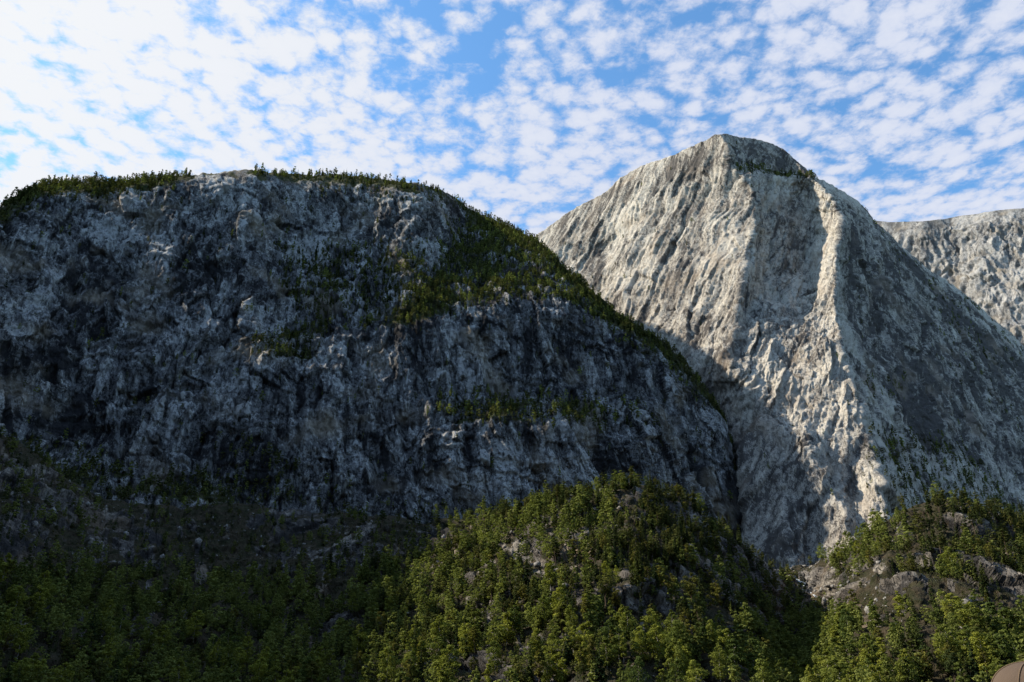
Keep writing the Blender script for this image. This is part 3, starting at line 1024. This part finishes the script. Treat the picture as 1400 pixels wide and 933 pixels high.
def sample(P, dens, count, rng):
    """rows/cols of the terrain picked in proportion to real ground area x density"""
    du = np.gradient(P, axis=1)
    dv = np.gradient(P, axis=0)
    ar = np.linalg.norm(np.cross(du, dv), axis=-1)
    w = (np.clip(ar, 0, np.percentile(ar, 98)) * dens).ravel()
    w = np.clip(w, 0, None)
    k = rng.choice(len(w), size=count, replace=False, p=w / w.sum())
    return k // P.shape[1], k % P.shape[1]


# --- what grows where on the foot slopes
SPUR = [(425, 940), (440, 850), (500, 790), (560, 752), (640, 742), (700, 690), (790, 660), (870, 650), (930, 670), (1000, 720), (1062, 780), (1150, 850), (1180, 940)]
ND = 0.55 + region(N_PX, N_PY, [
    (SPUR, 0.65, 12),
    ([(-700, 580), (420, 690), (640, 712), (640, 742), (430, 790), (-700, 785)], -0.24, 14),
    ([(-700, 785), (430, 790), (440, 860), (425, 1000), (-700, 1000)], 0.50, 14),
    ([(684, 748), (720, 728), (800, 748), (800, 785), (720, 795)], -0.85, 9),
    ([(815, 808), (900, 812), (900, 836), (820, 828)], -0.7, 8),
    ([(900, 775), (990, 770), (1060, 800), (1150, 850), (1110, 880), (940, 850)], -0.55, 12),
    (KNOLL, -0.42, 9),
    ([(1040, 765), (1125, 770), (1165, 835), (1120, 835), (1070, 800)], -0.50, 8),
    ([(1180, 740), (1210, 715), (1330, 670), (1420, 700), (1420, 800), (1260, 800)], 0.30, 12),
    ([(1190, 840), (1300, 820), (1420, 820), (1420, 870), (1260, 880)], -0.30, 12),
    ([(1140, 860), (1250, 850), (1420, 870), (1420, 1000), (1000, 1000), (960, 870)], 0.75, 12),
])
pf = N_P.reshape(-1, 3).astype(np.float32)
patch = fbm(pf / 30, 3, 931).reshape(N_PX.shape)
ND = np.clip(ND * (1 + 3.2 * patch), 0.0, None) * (N_P[..., 2] > 1.5)
ND *= sstep(N_PX, -330, -120) * sstep(N_PX, 1640, 1520) * sstep(N_PY, 985, 975)
ND *= sstep(N_PY - N_crest[None], -1, 3)
# share of broadleaved trees
NBR = 0.34 + region(N_PX, N_PY, [
    ([(420, 1000), (430, 830), (500, 780), (560, 745), (690, 740), (700, 800), (640, 850), (800, 860), (940, 870), (960, 1000)], 0.38, 24),
    ([(680, 690), (780, 670), (840, 690), (820, 760), (700, 740)], 0.16, 16),
    ([(-700, 785), (430, 790), (430, 1000), (-700, 1000)], 0.50, 20),
    ([(1130, 800), (1100, 720), (1165, 745), (1240, 690), (1250, 740), (1190, 790)], 0.62, 10),
    ([(940, 1000), (960, 870), (1150, 850), (1420, 870), (1420, 1000)], 0.55, 14),
    ([(860, 650), (1060, 780), (930, 790), (850, 740)], -0.28, 16),
    ([(1240, 670), (1420, 690), (1420, 850), (1250, 800)], -0.24, 14),
])
bpatch = fbm(pf / 55, 3, 977).reshape(N_PX.shape)
NBR = np.clip(NBR + 0.9 * bpatch, 0.03, 0.97)

rngT = np.random.default_rng(5)
N_TREES = 6400
ri, ci = sample(N_P, ND, N_TREES, rngT)
forest = []
for i, j in zip(ri, ci):
    P = N_P[i, j]
    qx, qy, dep = to_photo(P)
    u = rngT.random()
    if u < NBR[i, j]:
        kind = 'birch'
    else:
        kind = 'spruce' if rngT.random() < 0.52 else 'pine'
    v = KINDS[kind][int(rngT.integers(7))]
    H = float(np.clip(rngT.normal({'spruce': 16.0, 'pine': 13.0, 'birch': 13.6}[kind], 3.8), 5.0, 23))
    if qx < 430 and qy < 790:
        H *= 0.75
    forest.append(dict(kind=kind, v=v, H=H, P=P, px=float(qx), py=float(qy), app=H / float(dep), tone=rngT.random(), wid=float(rngT.uniform(.80, 1.15) if kind == 'spruce' else rngT.uniform(.95, 1.45)), rot=float(rngT.uniform(0, 6.283)), part='slope'))

# landmark trees that stand out in the photograph
for (lx, ly, kind, vi, H, tone, wid) in [
        (1134, 795, 'birch', 0, 15, .98, .9), (1130, 772, 'birch', 2, 12, .9, 1.0), (1160, 772, 'birch', 4, 14, .85, 1.2), (1180, 762, 'birch', 1, 14, .9, 1.2), (1200, 752, 'birch', 6, 12, .8, 1.0),
        (830, 822, 'birch', 6, 15, .95, 1.0), (845, 812, 'birch', 3, 12, .8, 1.0), (520, 800, 'birch', 2, 14, .7, .8), (540, 835, 'birch', 4, 14, .75, 1.0),
        (665, 775, 'birch', 3, 13, .95, 1.25), (640, 772, 'birch', 6, 13, .9, 1.1), (690, 775, 'birch', 3, 12, .9, 1.2), (615, 778, 'birch', 1, 13, .8, 1.0),
        (485, 850, 'birch', 6, 15, .55, 1.1), (512, 850, 'birch', 3, 14, .55, 1.1), (1052, 880, 'birch', 2, 15, .8, .9), (940, 905, 'spruce', 2, 12, .5, 1.0), (800, 930, 'birch', 6, 16, .9, 1.0)]:
    P = slope_point(lx, ly)
    qx, qy, dep = to_photo(P)
    forest.append(dict(kind=kind, v=KINDS[kind][vi], H=H, P=P, px=float(qx), py=float(qy), app=0.1 + H / float(dep), tone=tone, wid=wid, rot=float(rngT.uniform(0, 6.283)), part='slope'))

# --- ledges and crests of the mountains: thousands of small trees
def mountain_trees(P, PX, PY, veg, count, part, conif, hmean, extra=None, rng=rngT, bare=0.035, only=None, tones=(0, 1)):
    d = sstep(veg, 0.30, 0.75) + bare
    if extra is not None:
        d = np.clip(d + extra, 0, None)
    if only is not None:
        d = only
    d = d * sstep(PX, -140, -60) * sstep(PX, 1530, 1450)
    a, b = sample(P, d, count, rng)
    for i, j in zip(a, b):
        p = P[i, j]
        qx, qy, dep = to_photo(p)
        u = rng.random()
        kind = 'pine' if u < conif * .6 else 'spruce' if u < conif else 'birch'
        H = float(np.clip(rng.normal(hmean, hmean * .33), 3, 21))
        forest.append(dict(kind=kind, v=KINDS[kind][int(rng.integers(7))], H=H, P=p, px=float(qx), py=float(qy), app=H / float(dep), tone=rng.uniform(*tones), wid=float(rng.uniform(.8, 1.2)), rot=float(rng.uniform(0, 6.283)), part=part))


crest_l = (np.where(L_PX < 215, 0.9, 0.30) + 2.4 * fbm(L_P.reshape(-1, 3) / 38, 2, 991).reshape(L_PX.shape)).clip(0.02, 3) * sstep(L_PY - L_crest[None], 9, 1) * (0.12 + 0.88 * sstep(np.abs(L_PX - 305), 30, 60)) + 1.2 * LV * (LV > 0.2) + 1.6 * np.clip(LV - 0.32, 0, 1)
crest_l -= 0.95 * sstep(L_PY - L_crest[None], 30, 10) * sstep(L_PX, 205, 225) * sstep(L_PX, 640, 600)
mountain_trees(L_P, L_PX, L_PY, l_veg - 0.1, 7500, 'left', 0.85, 12.5, crest_l)
mountain_trees(R_P, R_PX, R_PY, r_veg, 1900, 'right', 0.75, 11.5, 2.0 * RV * (RV > 0.12), bare=0.008)
SHOULDER = region(L_PX, L_PY, [([(612, 330), (660, 305), (735, 335), (790, 386), (850, 436), (900, 480), (850, 470), (800, 425), (720, 408), (600, 432), (520, 450), (590, 400)], 1.0, 10), ([(575, 545), (700, 545), (870, 562), (900, 592), (700, 592), (590, 578)], 0.6, 8)])
mountain_trees(L_P, L_PX, L_PY, l_veg, 1500, 'left', 0.62, 14.0, only=SHOULDER, tones=(.4, 1.3))  # lighter leaf tints stand in for sunlight on the shoulder

LEDGES = region(L_PX, L_PY, [([(385, 345), (520, 345), (600, 385), (560, 425), (430, 440), (385, 400)], 1.0, 14), ([(345, 478), (400, 452), (445, 445), (440, 498), (350, 500)], 1.0, 7),
                             ([(255, 600), (330, 590), (420, 640), (400, 690), (270, 690)], 0.5, 12), ([(0, 598), (60, 612), (230, 660), (330, 664), (330, 690), (150, 690), (0, 640)], 0.6, 8),
                             ([(420, 250), (600, 262), (620, 290), (430, 275)], 0.4, 6)])
mountain_trees(L_P, L_PX, L_PY, l_veg, 1000, 'left', 0.9, 13.0, only=LEDGES, tones=(0, .6))
RFOOT = region(R_PX, R_PY, [([(1185, 590), (1240, 590), (1320, 620), (1400, 690), (1400, 760), (1260, 720), (1215, 660)], 1.0, 9), ([(1185, 515), (1235, 515), (1235, 550), (1195, 550)], 0.6, 6)])
mountain_trees(R_P, R_PX, R_PY, r_veg, 420, 'right', 0.7, 15.0, only=RFOOT, tones=(.2, 1.1))
# single trees that stand against the sky
for x in [348, 356, 372, 384, 391, 398, 404, 413, 421, 436, 458, 484, 505, 512, 517, 524, 531, 536, 541, 550, 558, 566, 579, 585, 592, 598, 641, 648, 655, 664, 668, 676, 683, 689, 694, 703, 712, 720, 728, 736]:
    j = int(np.argmin(np.abs(L_px - x)))
    p = L_P[3, j]
    qx, qy, dep = to_photo(p)
    kind = 'spruce' if rngT.random() < .65 else 'pine'
    H = float(rngT.uniform(10, 16) if x < 620 else rngT.uniform(16, 25))
    forest.append(dict(kind=kind, v=KINDS[kind][int(rngT.integers(7))], H=H, P=p, px=float(qx), py=float(qy), app=H / float(dep), tone=rngT.uniform(0, .6), wid=float(rngT.uniform(.7, 1.0)), rot=0.5 * x, part='left'))


def tone_color(kind, tone):
    if kind == 'birch':
        a = np.array([0.48, 0.58, 0.62]); b = np.array([1.45, 1.34, 0.85])
    else:
        a = np.array([0.50, 0.64, 0.72]); b = np.array([1.40, 1.25, 0.85])
    return a * (1 - tone) + b * tone


def in_frame(f):
    return -5 < f['px'] < 1405 and f['py'] < 935 + 1099 * f['app'] * 0.5 and f['part'] == 'slope' and f['py'] > 560


singles = {k: [] for k in KINDS}
rest = []
for f in sorted(forest, key=lambda f: -f['app']):
    if in_frame(f) and len(singles[f['kind']]) < 300:
        singles[f['kind']].append(f)
    else:
        rest.append(f)

TENTH = ['the left edge', 'one tenth', 'two tenths', 'three tenths', 'four tenths', 'halfway', 'six tenths', 'seven tenths', 'eight tenths', 'nine tenths', 'the right edge']


def where(f):
    x, y = f['px'], f['py']
    k = min(10, max(0, int(round(x / 140))))
    at = ('at ' + TENTH[k]) if k in (0, 10) else (TENTH[k] + ' across')
    kn = np.array(KNOLL)
    if kn[:, 0].min() < x < kn[:, 0].max() and kn[:, 1].min() < y < kn[:, 1].max():
        return 'on the pale knoll by the ravine', at
    if x < 440:
        return ('on the dim terrace under the dark cliff' if y < 790 else 'in the shaded lower wood' if y < 870 else 'in the darkest lowest wood'), at
    if 1040 < x < 1165 and y < 880:
        return 'in the stream ravine', at
    sp = 'middle spur' if x < 1100 else 'right spur'
    c = np.interp(x, N_px, N_crest)
    g = (y - c) / (960 - c)
    lvl = 'along the crest of the' if g < .2 else 'high on the' if g < .42 else 'halfway up the' if g < .64 else 'low on the' if g < .84 else 'at the foot of the'
    return lvl + ' ' + sp, at


TONES = {'birch': ['grey-green', 'mid green', 'bright green', 'yellow-green'], 'spruce': ['blue-green', 'dark green', 'olive green', 'tawny green'], 'pine': ['blue-green', 'dark green', 'olive green', 'tawny green']}
for kind, lst in singles.items():
    for f in lst:
        size = 'tall' if f['H'] > 15 else 'medium' if f['H'] > 11.5 else 'small'
        form = 'broad' if f['v']['r'] * f['wid'] > 2.6 else 'slim'
        zone, at = where(f)
        zone = zone.replace('medium', 'medium')
        f['zone'] = zone
        f['lab'] = '%s %s %s %s %s, %s' % (size, form, TONES[kind][min(3, int(f['tone'] * 4))], kind, zone, at)
    by = {}
    for f in lst:
        by.setdefault(f['lab'], []).append(f)
    for lab, fs in by.items():
        fs.sort(key=lambda f: f['px'])
        words = len(lab.replace(',', '').split())
        if len(fs) == 2 and words <= 13:
            fs[0]['lab'] = lab + ', left twin'
            fs[1]['lab'] = lab + ', right twin'
    for n, f in enumerate(lst):
        e = bpy.data.objects.new(kind + '_tree', None)
        COL.objects.link(e)
        e.location = f['P'] - np.array([0, 0, 0.3])
        e.empty_display_size = 1
        s = f['H'] / f['v']['h']
        e.scale = (s * f['wid'], s * f['wid'], s)
        e.rotation_euler = (random.gauss(0, .03), random.gauss(0, .03), f['rot'])
        tag(e, f['lab'], kind, '%s trees %s' % (kind, f['zone']))
        for nm in ('trunk', 'crown'):
            c = bpy.data.objects.new(nm, f['v'][nm])
            COL.objects.link(c)
            c.parent = e
            c.color = (*tone_color(kind, f['tone']), 1)


def merged(name, lst, label, cat):
    for f in lst:
        f['lod'] = 'near' if f['part'] == 'slope' else 'far'
    by = {}
    for f in lst:
        by.setdefault(f['kind'], []).append(f)
    Vs, Ts, Ms = [], [], []
    for mi, (kind, fs) in enumerate(sorted(by.items())):
        for f in fs:
            V, T = f['v'][f['lod']]
            s = f['H'] / f['v']['h']
            c, sn = math.cos(f['rot']), math.sin(f['rot'])
            x = (V[:, 0] * c - V[:, 1] * sn) * s * f['wid']
            y = (V[:, 0] * sn + V[:, 1] * c) * s * f['wid']
            Vs.append(np.stack([x, y, V[:, 2] * s - .4], 1) + f['P'])
            Ts.append(np.clip(T * 0.75 + 0.62 * (f['tone'] - .35), 0, 1.25))
        Ms.append((kind, sum(len(f['v'][f['lod']][1]) for f in fs)))
    me = bpy.data.meshes.new(name)
    V = np.concatenate(Vs)
    fill_mesh(me, V, np.arange(len(V)).reshape(-1, 4))
    a = me.attributes.new('tint', 'FLOAT', 'FACE')
    a.data.foreach_set('value', np.concatenate(Ts).astype(np.float32))
    mats = {'spruce': M_SPRUCE, 'pine': M_PINE, 'birch': M_BIRCH}
    mi = []
    for k, (kind, cnt) in enumerate(Ms):
        me.materials.append(mats[kind])
        mi.append(np.full(cnt, k, np.int32))
    me.polygons.foreach_set('material_index', np.concatenate(mi))
    o = bpy.data.objects.new(name, me)
    COL.objects.link(o)
    tag(o, label, cat, None, 'stuff')


merged('conifer_forest', [f for f in rest if f['kind'] != 'birch'], 'small dark pines and spruces scattered over ledges, crests and spurs', 'forest')
merged('birch_forest', [f for f in rest if f['kind'] == 'birch'], 'small birches filling the gaps in the woods and on ledges', 'forest')

# --- undergrowth and loose stones on the foot slopes
a, b = sample(N_P, (0.35 + np.clip(ND, 0, 1)) * sstep(n_veg, 0.1, 0.5) * sstep(N_PX, -150, -50) * sstep(N_PX, 1520, 1450) * (N_P[..., 2] > 1), 9000, rngT)
C = N_P[a, b]
k = 7
cc = np.repeat(C, k, 0) + rngT.normal(0, 1, (len(C) * k, 3)) * np.array([.8, .8, .35]) + np.array([0, 0, .5])
nr = unit(rngT.normal(0, .6, cc.shape) + np.array([-.1, -.3, .8]))
V = cards(cc, nr, rngT.uniform(.3, .75, len(cc)), rngT, .8)
me = leaf_mesh('undergrowth', V, np.clip(np.repeat(rngT.random(len(C)), k) + rngT.normal(0, .12, len(cc)), 0, 1), M_SHRUB)
o = bpy.data.objects.new('undergrowth', me)
COL.objects.link(o)
tag(o, 'low heath and bushes between the trees', 'undergrowth', None, 'stuff')


# --- stream in the ravine, seen as a few white runs between the rocks
m, t = new_mat('white_water')
principled(t, t.mix(t.noise(t.n('ShaderNodeTexCoord').outputs['Object'], 1.2, 4.0), (0.35, 0.40, 0.43), (0.80, 0.83, 0.84)), 0.35, None, 0.4)
V, F = [], []
for run in ([(1082, 794, 1.6), (1090, 799, 2.4), (1098, 803, 2.2), (1104, 807, 1.2)], [(1113, 815, 1.0), (1119, 820, 1.6), (1124, 828, 1.0)],
            [(1148, 884, .8), (1142, 890, 1.5), (1134, 896, 1.2), (1128, 902, .7)]):
    st = len(V)
    for (x, y, wdt) in run:
        p = slope_point(x, y)
        side = np.array([0.75, -0.2, 0.1]) * wdt
        V += [p - side + np.array([0, -1.2, .8]), p + np.array([0, -1.4, 1.1]), p + side + np.array([0, -1.2, .8])]
    for k in range(len(run) - 1):
        a0 = st + 3 * k
        F += [(a0, a0 + 1, a0 + 4, a0 + 3), (a0 + 1, a0 + 2, a0 + 5, a0 + 4)]
me = bpy.data.meshes.new('stream')
fill_mesh(me, np.array(V), np.array(F), True)
me.materials.append(m)
o = bpy.data.objects.new('stream', me)
COL.objects.link(o)
tag(o, 'thin white stream tumbling down the ravine between the spurs', 'stream', None, 'structure')

# --- fallen blocks and scree
m, t = new_mat('fallen_rock')
co = t.n('ShaderNodeTexCoord').outputs['Object']
principled(t, t.mix(t.ramp(t.noise(co, 0.7, 4.0, .6), .35, .65), (0.10, 0.095, 0.09), (0.30, 0.285, 0.26)), 0.9, t.n('ShaderNodeBump', ins={'Strength': .6, 'Distance': .3, 'Height': t.noise(co, 2.0, 4.0, .6)}).outputs[0])
SD = 0.12 + region(N_PX, N_PY, [([(1030, 765), (1120, 770), (1150, 825), (1110, 825), (1050, 795)], 3.0, 8), (KNOLL, 0.8, 8),
                               ([(684, 748), (720, 728), (800, 748), (800, 785), (720, 795)], 0.8, 8), ([(-100, 590), (420, 690), (640, 712), (640, 742), (430, 790), (-100, 785)], 0.35, 12)])
a, b = sample(N_P, SD * sstep(N_PX, -100, -50) * sstep(N_PX, 1500, 1450) * (N_P[..., 2] > 2), 1500, rngT)
bm = bmesh.new()
bmesh.ops.create_icosphere(bm, subdivisions=1, radius=1)
bv = np.array([v.co[:] for v in bm.verts])
bf = np.array([[v.index for v in f.verts] for f in bm.faces])
bm.free()
V, F = [], []
for n, p in enumerate(N_P[a, b]):
    sz = min(3.2, 0.5 * (1 + rngT.pareto(2.2)))
    w = bv * (1 + 0.28 * rngT.normal(size=(len(bv), 1))).clip(.5, 1.5) * sz * rngT.uniform(.6, 1.3, 3)
    an = rngT.uniform(0, 6.28)
    w = w @ np.array([[math.cos(an), -math.sin(an), 0], [math.sin(an), math.cos(an), 0], [0, 0, 1]])
    V.append(w + p + np.array([0, 0, .15 * sz]))
    F.append(bf + n * len(bv))
me = bpy.data.meshes.new('rubble')
fill_mesh(me, np.concatenate(V), np.concatenate(F))
me.materials.append(m)
o = bpy.data.objects.new('rubble', me)
COL.objects.link(o)
tag(o, 'grey fallen blocks and scree strewn over the slope', 'rubble', None, 'stuff')

# ------------------------------------------------------------------ the boat's deck and the fellow passenger whose cap shows
DECK_Z = 3.38
m, t = new_mat('deck_paint')
principled(t, t.mix(t.noise(t.n('ShaderNodeTexCoord').outputs['Object'], 3.0, 4.0), (0.22, 0.24, 0.25), (0.34, 0.35, 0.35)), 0.6)
bm = bmesh.new()
outline = [(-4, -9), (4, -9), (4, 2.2), (2.6, 3.6), (-2.6, 3.6), (-4, 2.2)]
top = [bm.verts.new((x, y, DECK_Z)) for x, y in outline]
bot = [bm.verts.new((x * .9, y * .96, -0.5)) for x, y in outline]
bm.faces.new(top)
bm.faces.new(bot[::-1])
for k in range(6):
    bm.faces.new((top[k], bot[k], bot[(k + 1) % 6], top[(k + 1) % 6]))
bmesh.ops.recalc_face_normals(bm, faces=bm.faces)
bmesh.ops.bevel(bm, geom=[e for e in bm.edges], offset=.06, segments=2, affect='EDGES')
me = bpy.data.meshes.new('boat_deck')
bm.to_mesh(me)
bm.free()
me.materials.append(m)
o = bpy.data.objects.new('boat_deck', me)
COL.objects.link(o)
tag(o, 'grey painted deck of the tour boat on the fjord', 'deck', None, 'structure')


def skin_mesh(name, verts, radii, edges, mat, root=0, sub=2):
    me = bpy.data.meshes.new(name + '_cage')
    me.from_pydata(verts, edges, [])
    tmp = bpy.data.objects.new(name + '_cage', me)
    COL.objects.link(tmp)
    sk = tmp.modifiers.new('skin', 'SKIN')
    sk.use_smooth_shade = True
    for k, r in enumerate(radii):
        r = r if isinstance(r, tuple) else (r, r)
        me.skin_vertices[0].data[k].radius = r
    me.skin_vertices[0].data[root].use_root = True
    ss = tmp.modifiers.new('sub', 'SUBSURF')
    ss.levels = ss.render_levels = sub
    dg = bpy.context.evaluated_depsgraph_get()
    out = bpy.data.meshes.new_from_object(tmp.evaluated_get(dg))
    out.name = name
    bpy.data.objects.remove(tmp)
    bpy.data.meshes.remove(me)
    for p in out.polygons:
        p.use_smooth = True
    out.materials.clear()
    out.materials.append(mat)
    return out


def plain(name, a, b, scale=8.0, rough=0.85):
    m, t = new_mat(name)
    co = t.n('ShaderNodeTexCoord').outputs['Object']
    principled(t, t.mix(t.noise(co, scale, 4.0, .6), a, b), rough, t.n('ShaderNodeBump', ins={'Strength': .3, 'Distance': .004, 'Height': t.noise(co, 260.0, 2.0)}).outputs[0])
    return m


M_SKIN = plain('skin', (0.42, 0.26, 0.19), (0.52, 0.33, 0.25), 6, .6)
M_JACKET = plain('navy_jacket', (0.018, 0.022, 0.035), (0.030, 0.036, 0.055))
M_TROUSER = plain('grey_trousers', (0.06, 0.06, 0.065), (0.09, 0.09, 0.095))
M_HAIR = plain('brown_hair', (0.035, 0.022, 0.014), (0.07, 0.045, 0.03), 30)
M_CAP = plain('tan_canvas', (0.085, 0.062, 0.047), (0.115, 0.085, 0.065), 14)
M_SEAM = plain('brown_stitching', (0.12, 0.085, 0.058), (0.15, 0.11, 0.075), 20)
HX, HY, HZ = 1.496, 2.506, 5.0
person = bpy.data.objects.new('person', None)
COL.objects.link(person)
person.location = (HX, HY, DECK_Z)
tag(person, 'person in a tan stitched cap standing with their back to us', 'person')
H0 = HZ - DECK_Z                                  # height of the cap's rim


def child(name, me, parent=person):
    o = bpy.data.objects.new(name, me)
    COL.objects.link(o)
    o.parent = parent
    return o


# one skeleton: pelvis, spine, neck, head with nose and ears, arms into the pockets, legs
bv_ = [(0, 0, .93), (0, 0, 1.08), (0, .01, 1.28), (0, 0, 1.40), (0, .01, 1.47), (0, .03, 1.56), (0, .025, 1.63), (0, .135, 1.545), (-.085, .02, 1.55), (.085, .02, 1.55),
       (-.17, 0, 1.37), (-.23, -.03, 1.12), (-.20, .10, .92), (-.15, .14, .86), (.17, 0, 1.37), (.23, -.03, 1.12), (.20, .10, .92), (.15, .14, .86),
       (-.10, 0, .86), (-.12, .02, .48), (-.13, -.02, .08), (-.14, .14, .03), (.10, 0, .86), (.12, .02, .48), (.13, -.02, .08), (.14, .14, .03)]
br_ = [(.14, .10), (.13, .095), (.155, .105), (.09, .08), .052, (.078, .092), (.07, .08), .014, (.012, .022), (.012, .022),
       .055, .042, .034, .03, .055, .042, .034, .03, .085, .056, .042, .035, .085, .056, .042, .035]
be_ = [(0, 1), (1, 2), (2, 3), (3, 4), (4, 5), (5, 6), (5, 7), (5, 8), (5, 9), (3, 10), (10, 11), (11, 12), (12, 13), (3, 14), (14, 15), (15, 16), (16, 17),
       (0, 18), (18, 19), (19, 20), (20, 21), (0, 22), (22, 23), (23, 24), (24, 25)]
child('body', skin_mesh('body', bv_, br_, be_, M_SKIN))
jk = [0, 1, 2, 3, 10, 11, 12, 14, 15, 16]
mp = {k: n for n, k in enumerate(jk)}
child('jacket', skin_mesh('jacket', [bv_[k] for k in jk], [(.165, .125), (.16, .12), (.18, .13), (.11, .10), .075, .06, .052, .075, .06, .052],
                          [(mp[a], mp[b]) for a, b in be_ if a in mp and b in mp], M_JACKET))
tr = [0, 18, 19, 20, 22, 23, 24]
mp = {k: n for n, k in enumerate(tr)}
child('trousers', skin_mesh('trousers', [bv_[k] for k in tr], [(.155, .115), .10, .072, .062, .10, .072, .062], [(mp[a], mp[b]) for a, b in be_ if a in mp and b in mp], M_TROUSER))
for sx in (-1, 1):
    child('shoe', skin_mesh('shoe', [(sx * .13, -.05, .05), (sx * .135, .08, .045), (sx * .14, .19, .035)], [(.045, .045), (.05, .045), (.04, .032)], [(0, 1), (1, 2)], M_HAIR))
child('hair', skin_mesh('hair', [(0, -.045, 1.49), (0, -.04, 1.56), (0, -.01, 1.62)], [(.06, .045), (.088, .07), (.09, .10)], [(0, 1), (1, 2)], M_HAIR))


def cap_point(az, el):
    ce = math.cos(el)
    return Vector((0.100 * ce * math.cos(az), 0.112 * ce * math.sin(az), 0.098 * math.sin(el) ** 0.9 if el > 0 else 0.0))


bm = bmesh.new()
NA, NE = 48, 14
rows_ = []
for k in range(NE):
    el = (math.pi / 2) * k / NE
    rows_.append([bm.verts.new(cap_point(2 * math.pi * j / NA, el) * (1 - 0.006 * (abs(math.sin(3 * 2 * math.pi * j / NA)) < .15))) for j in range(NA)])
tip = bm.verts.new((0, 0, .098))
for a_, b_ in zip(rows_[:-1], rows_[1:]):
    for j in range(NA):
        bm.faces.new((a_[j], a_[(j + 1) % NA], b_[(j + 1) % NA], b_[j]))
for j in range(NA):
    bm.faces.new((rows_[-1][j], rows_[-1][(j + 1) % NA], tip))
for f in bm.faces:
    f.smooth = True
me = bpy.data.meshes.new('cap')
bm.to_mesh(me)
bm.free()
me.materials.append(M_CAP)
cap = child('cap', me)
cap.location = (0, 0.01, H0)
cap.rotation_euler = (R(4), 0, R(38))
for k in range(6):
    cu = bpy.data.curves.new('seam', 'CURVE')
    cu.dimensions = '3D'
    cu.bevel_depth = 0.0024
    cu.bevel_resolution = 1
    sp = cu.splines.new('POLY')
    sp.points.add(12)
    for j in range(13):
        c = cap_point(k * math.pi / 3, (math.pi / 2) * j / 12) * 1.004
        sp.points[j].co = (*c, 1)
    tmp = bpy.data.objects.new('seam_curve', cu)
    COL.objects.link(tmp)
    me = bpy.data.meshes.new_from_object(tmp.evaluated_get(bpy.context.evaluated_depsgraph_get()))
    bpy.data.objects.remove(tmp)
    me.name = 'seam'
    me.materials.clear()
    me.materials.append(M_SEAM)
    child('seam', me, cap)
bm = bmesh.new()
bmesh.ops.create_uvsphere(bm, u_segments=12, v_segments=8, radius=.009, matrix=Matrix.Translation((0, 0, .098)) @ Matrix.Diagonal((1, 1, .6, 1)))
me = bpy.data.meshes.new('button')
bm.to_mesh(me)
bm.free()
me.materials.append(M_CAP)
child('button', me, cap)
bm = bmesh.new()                                  # brim, pointing away towards the mountains
g0, g1 = [], []
for j in range(17):
    az = math.radians(25 + 130 * j / 16) - R(38)
    c = cap_point(az, 0)
    o_ = Vector((math.cos(az + R(38)) * .02, max(0, math.sin(az + R(38))) * .075, -0.012 - .02 * abs(math.cos(az + R(38)))))
    o_.rotate(Matrix.Rotation(-R(38), 3, 'Z'))
    g0.append(bm.verts.new(c))
    g1.append(bm.verts.new(c + o_))
for j in range(16):
    bm.faces.new((g0[j], g0[j + 1], g1[j + 1], g1[j]))
bmesh.ops.solidify(bm, geom=list(bm.faces), thickness=.004)
me = bpy.data.meshes.new('brim')
bm.to_mesh(me)
bm.free()
me.materials.append(M_CAP)
child('brim', me, cap)
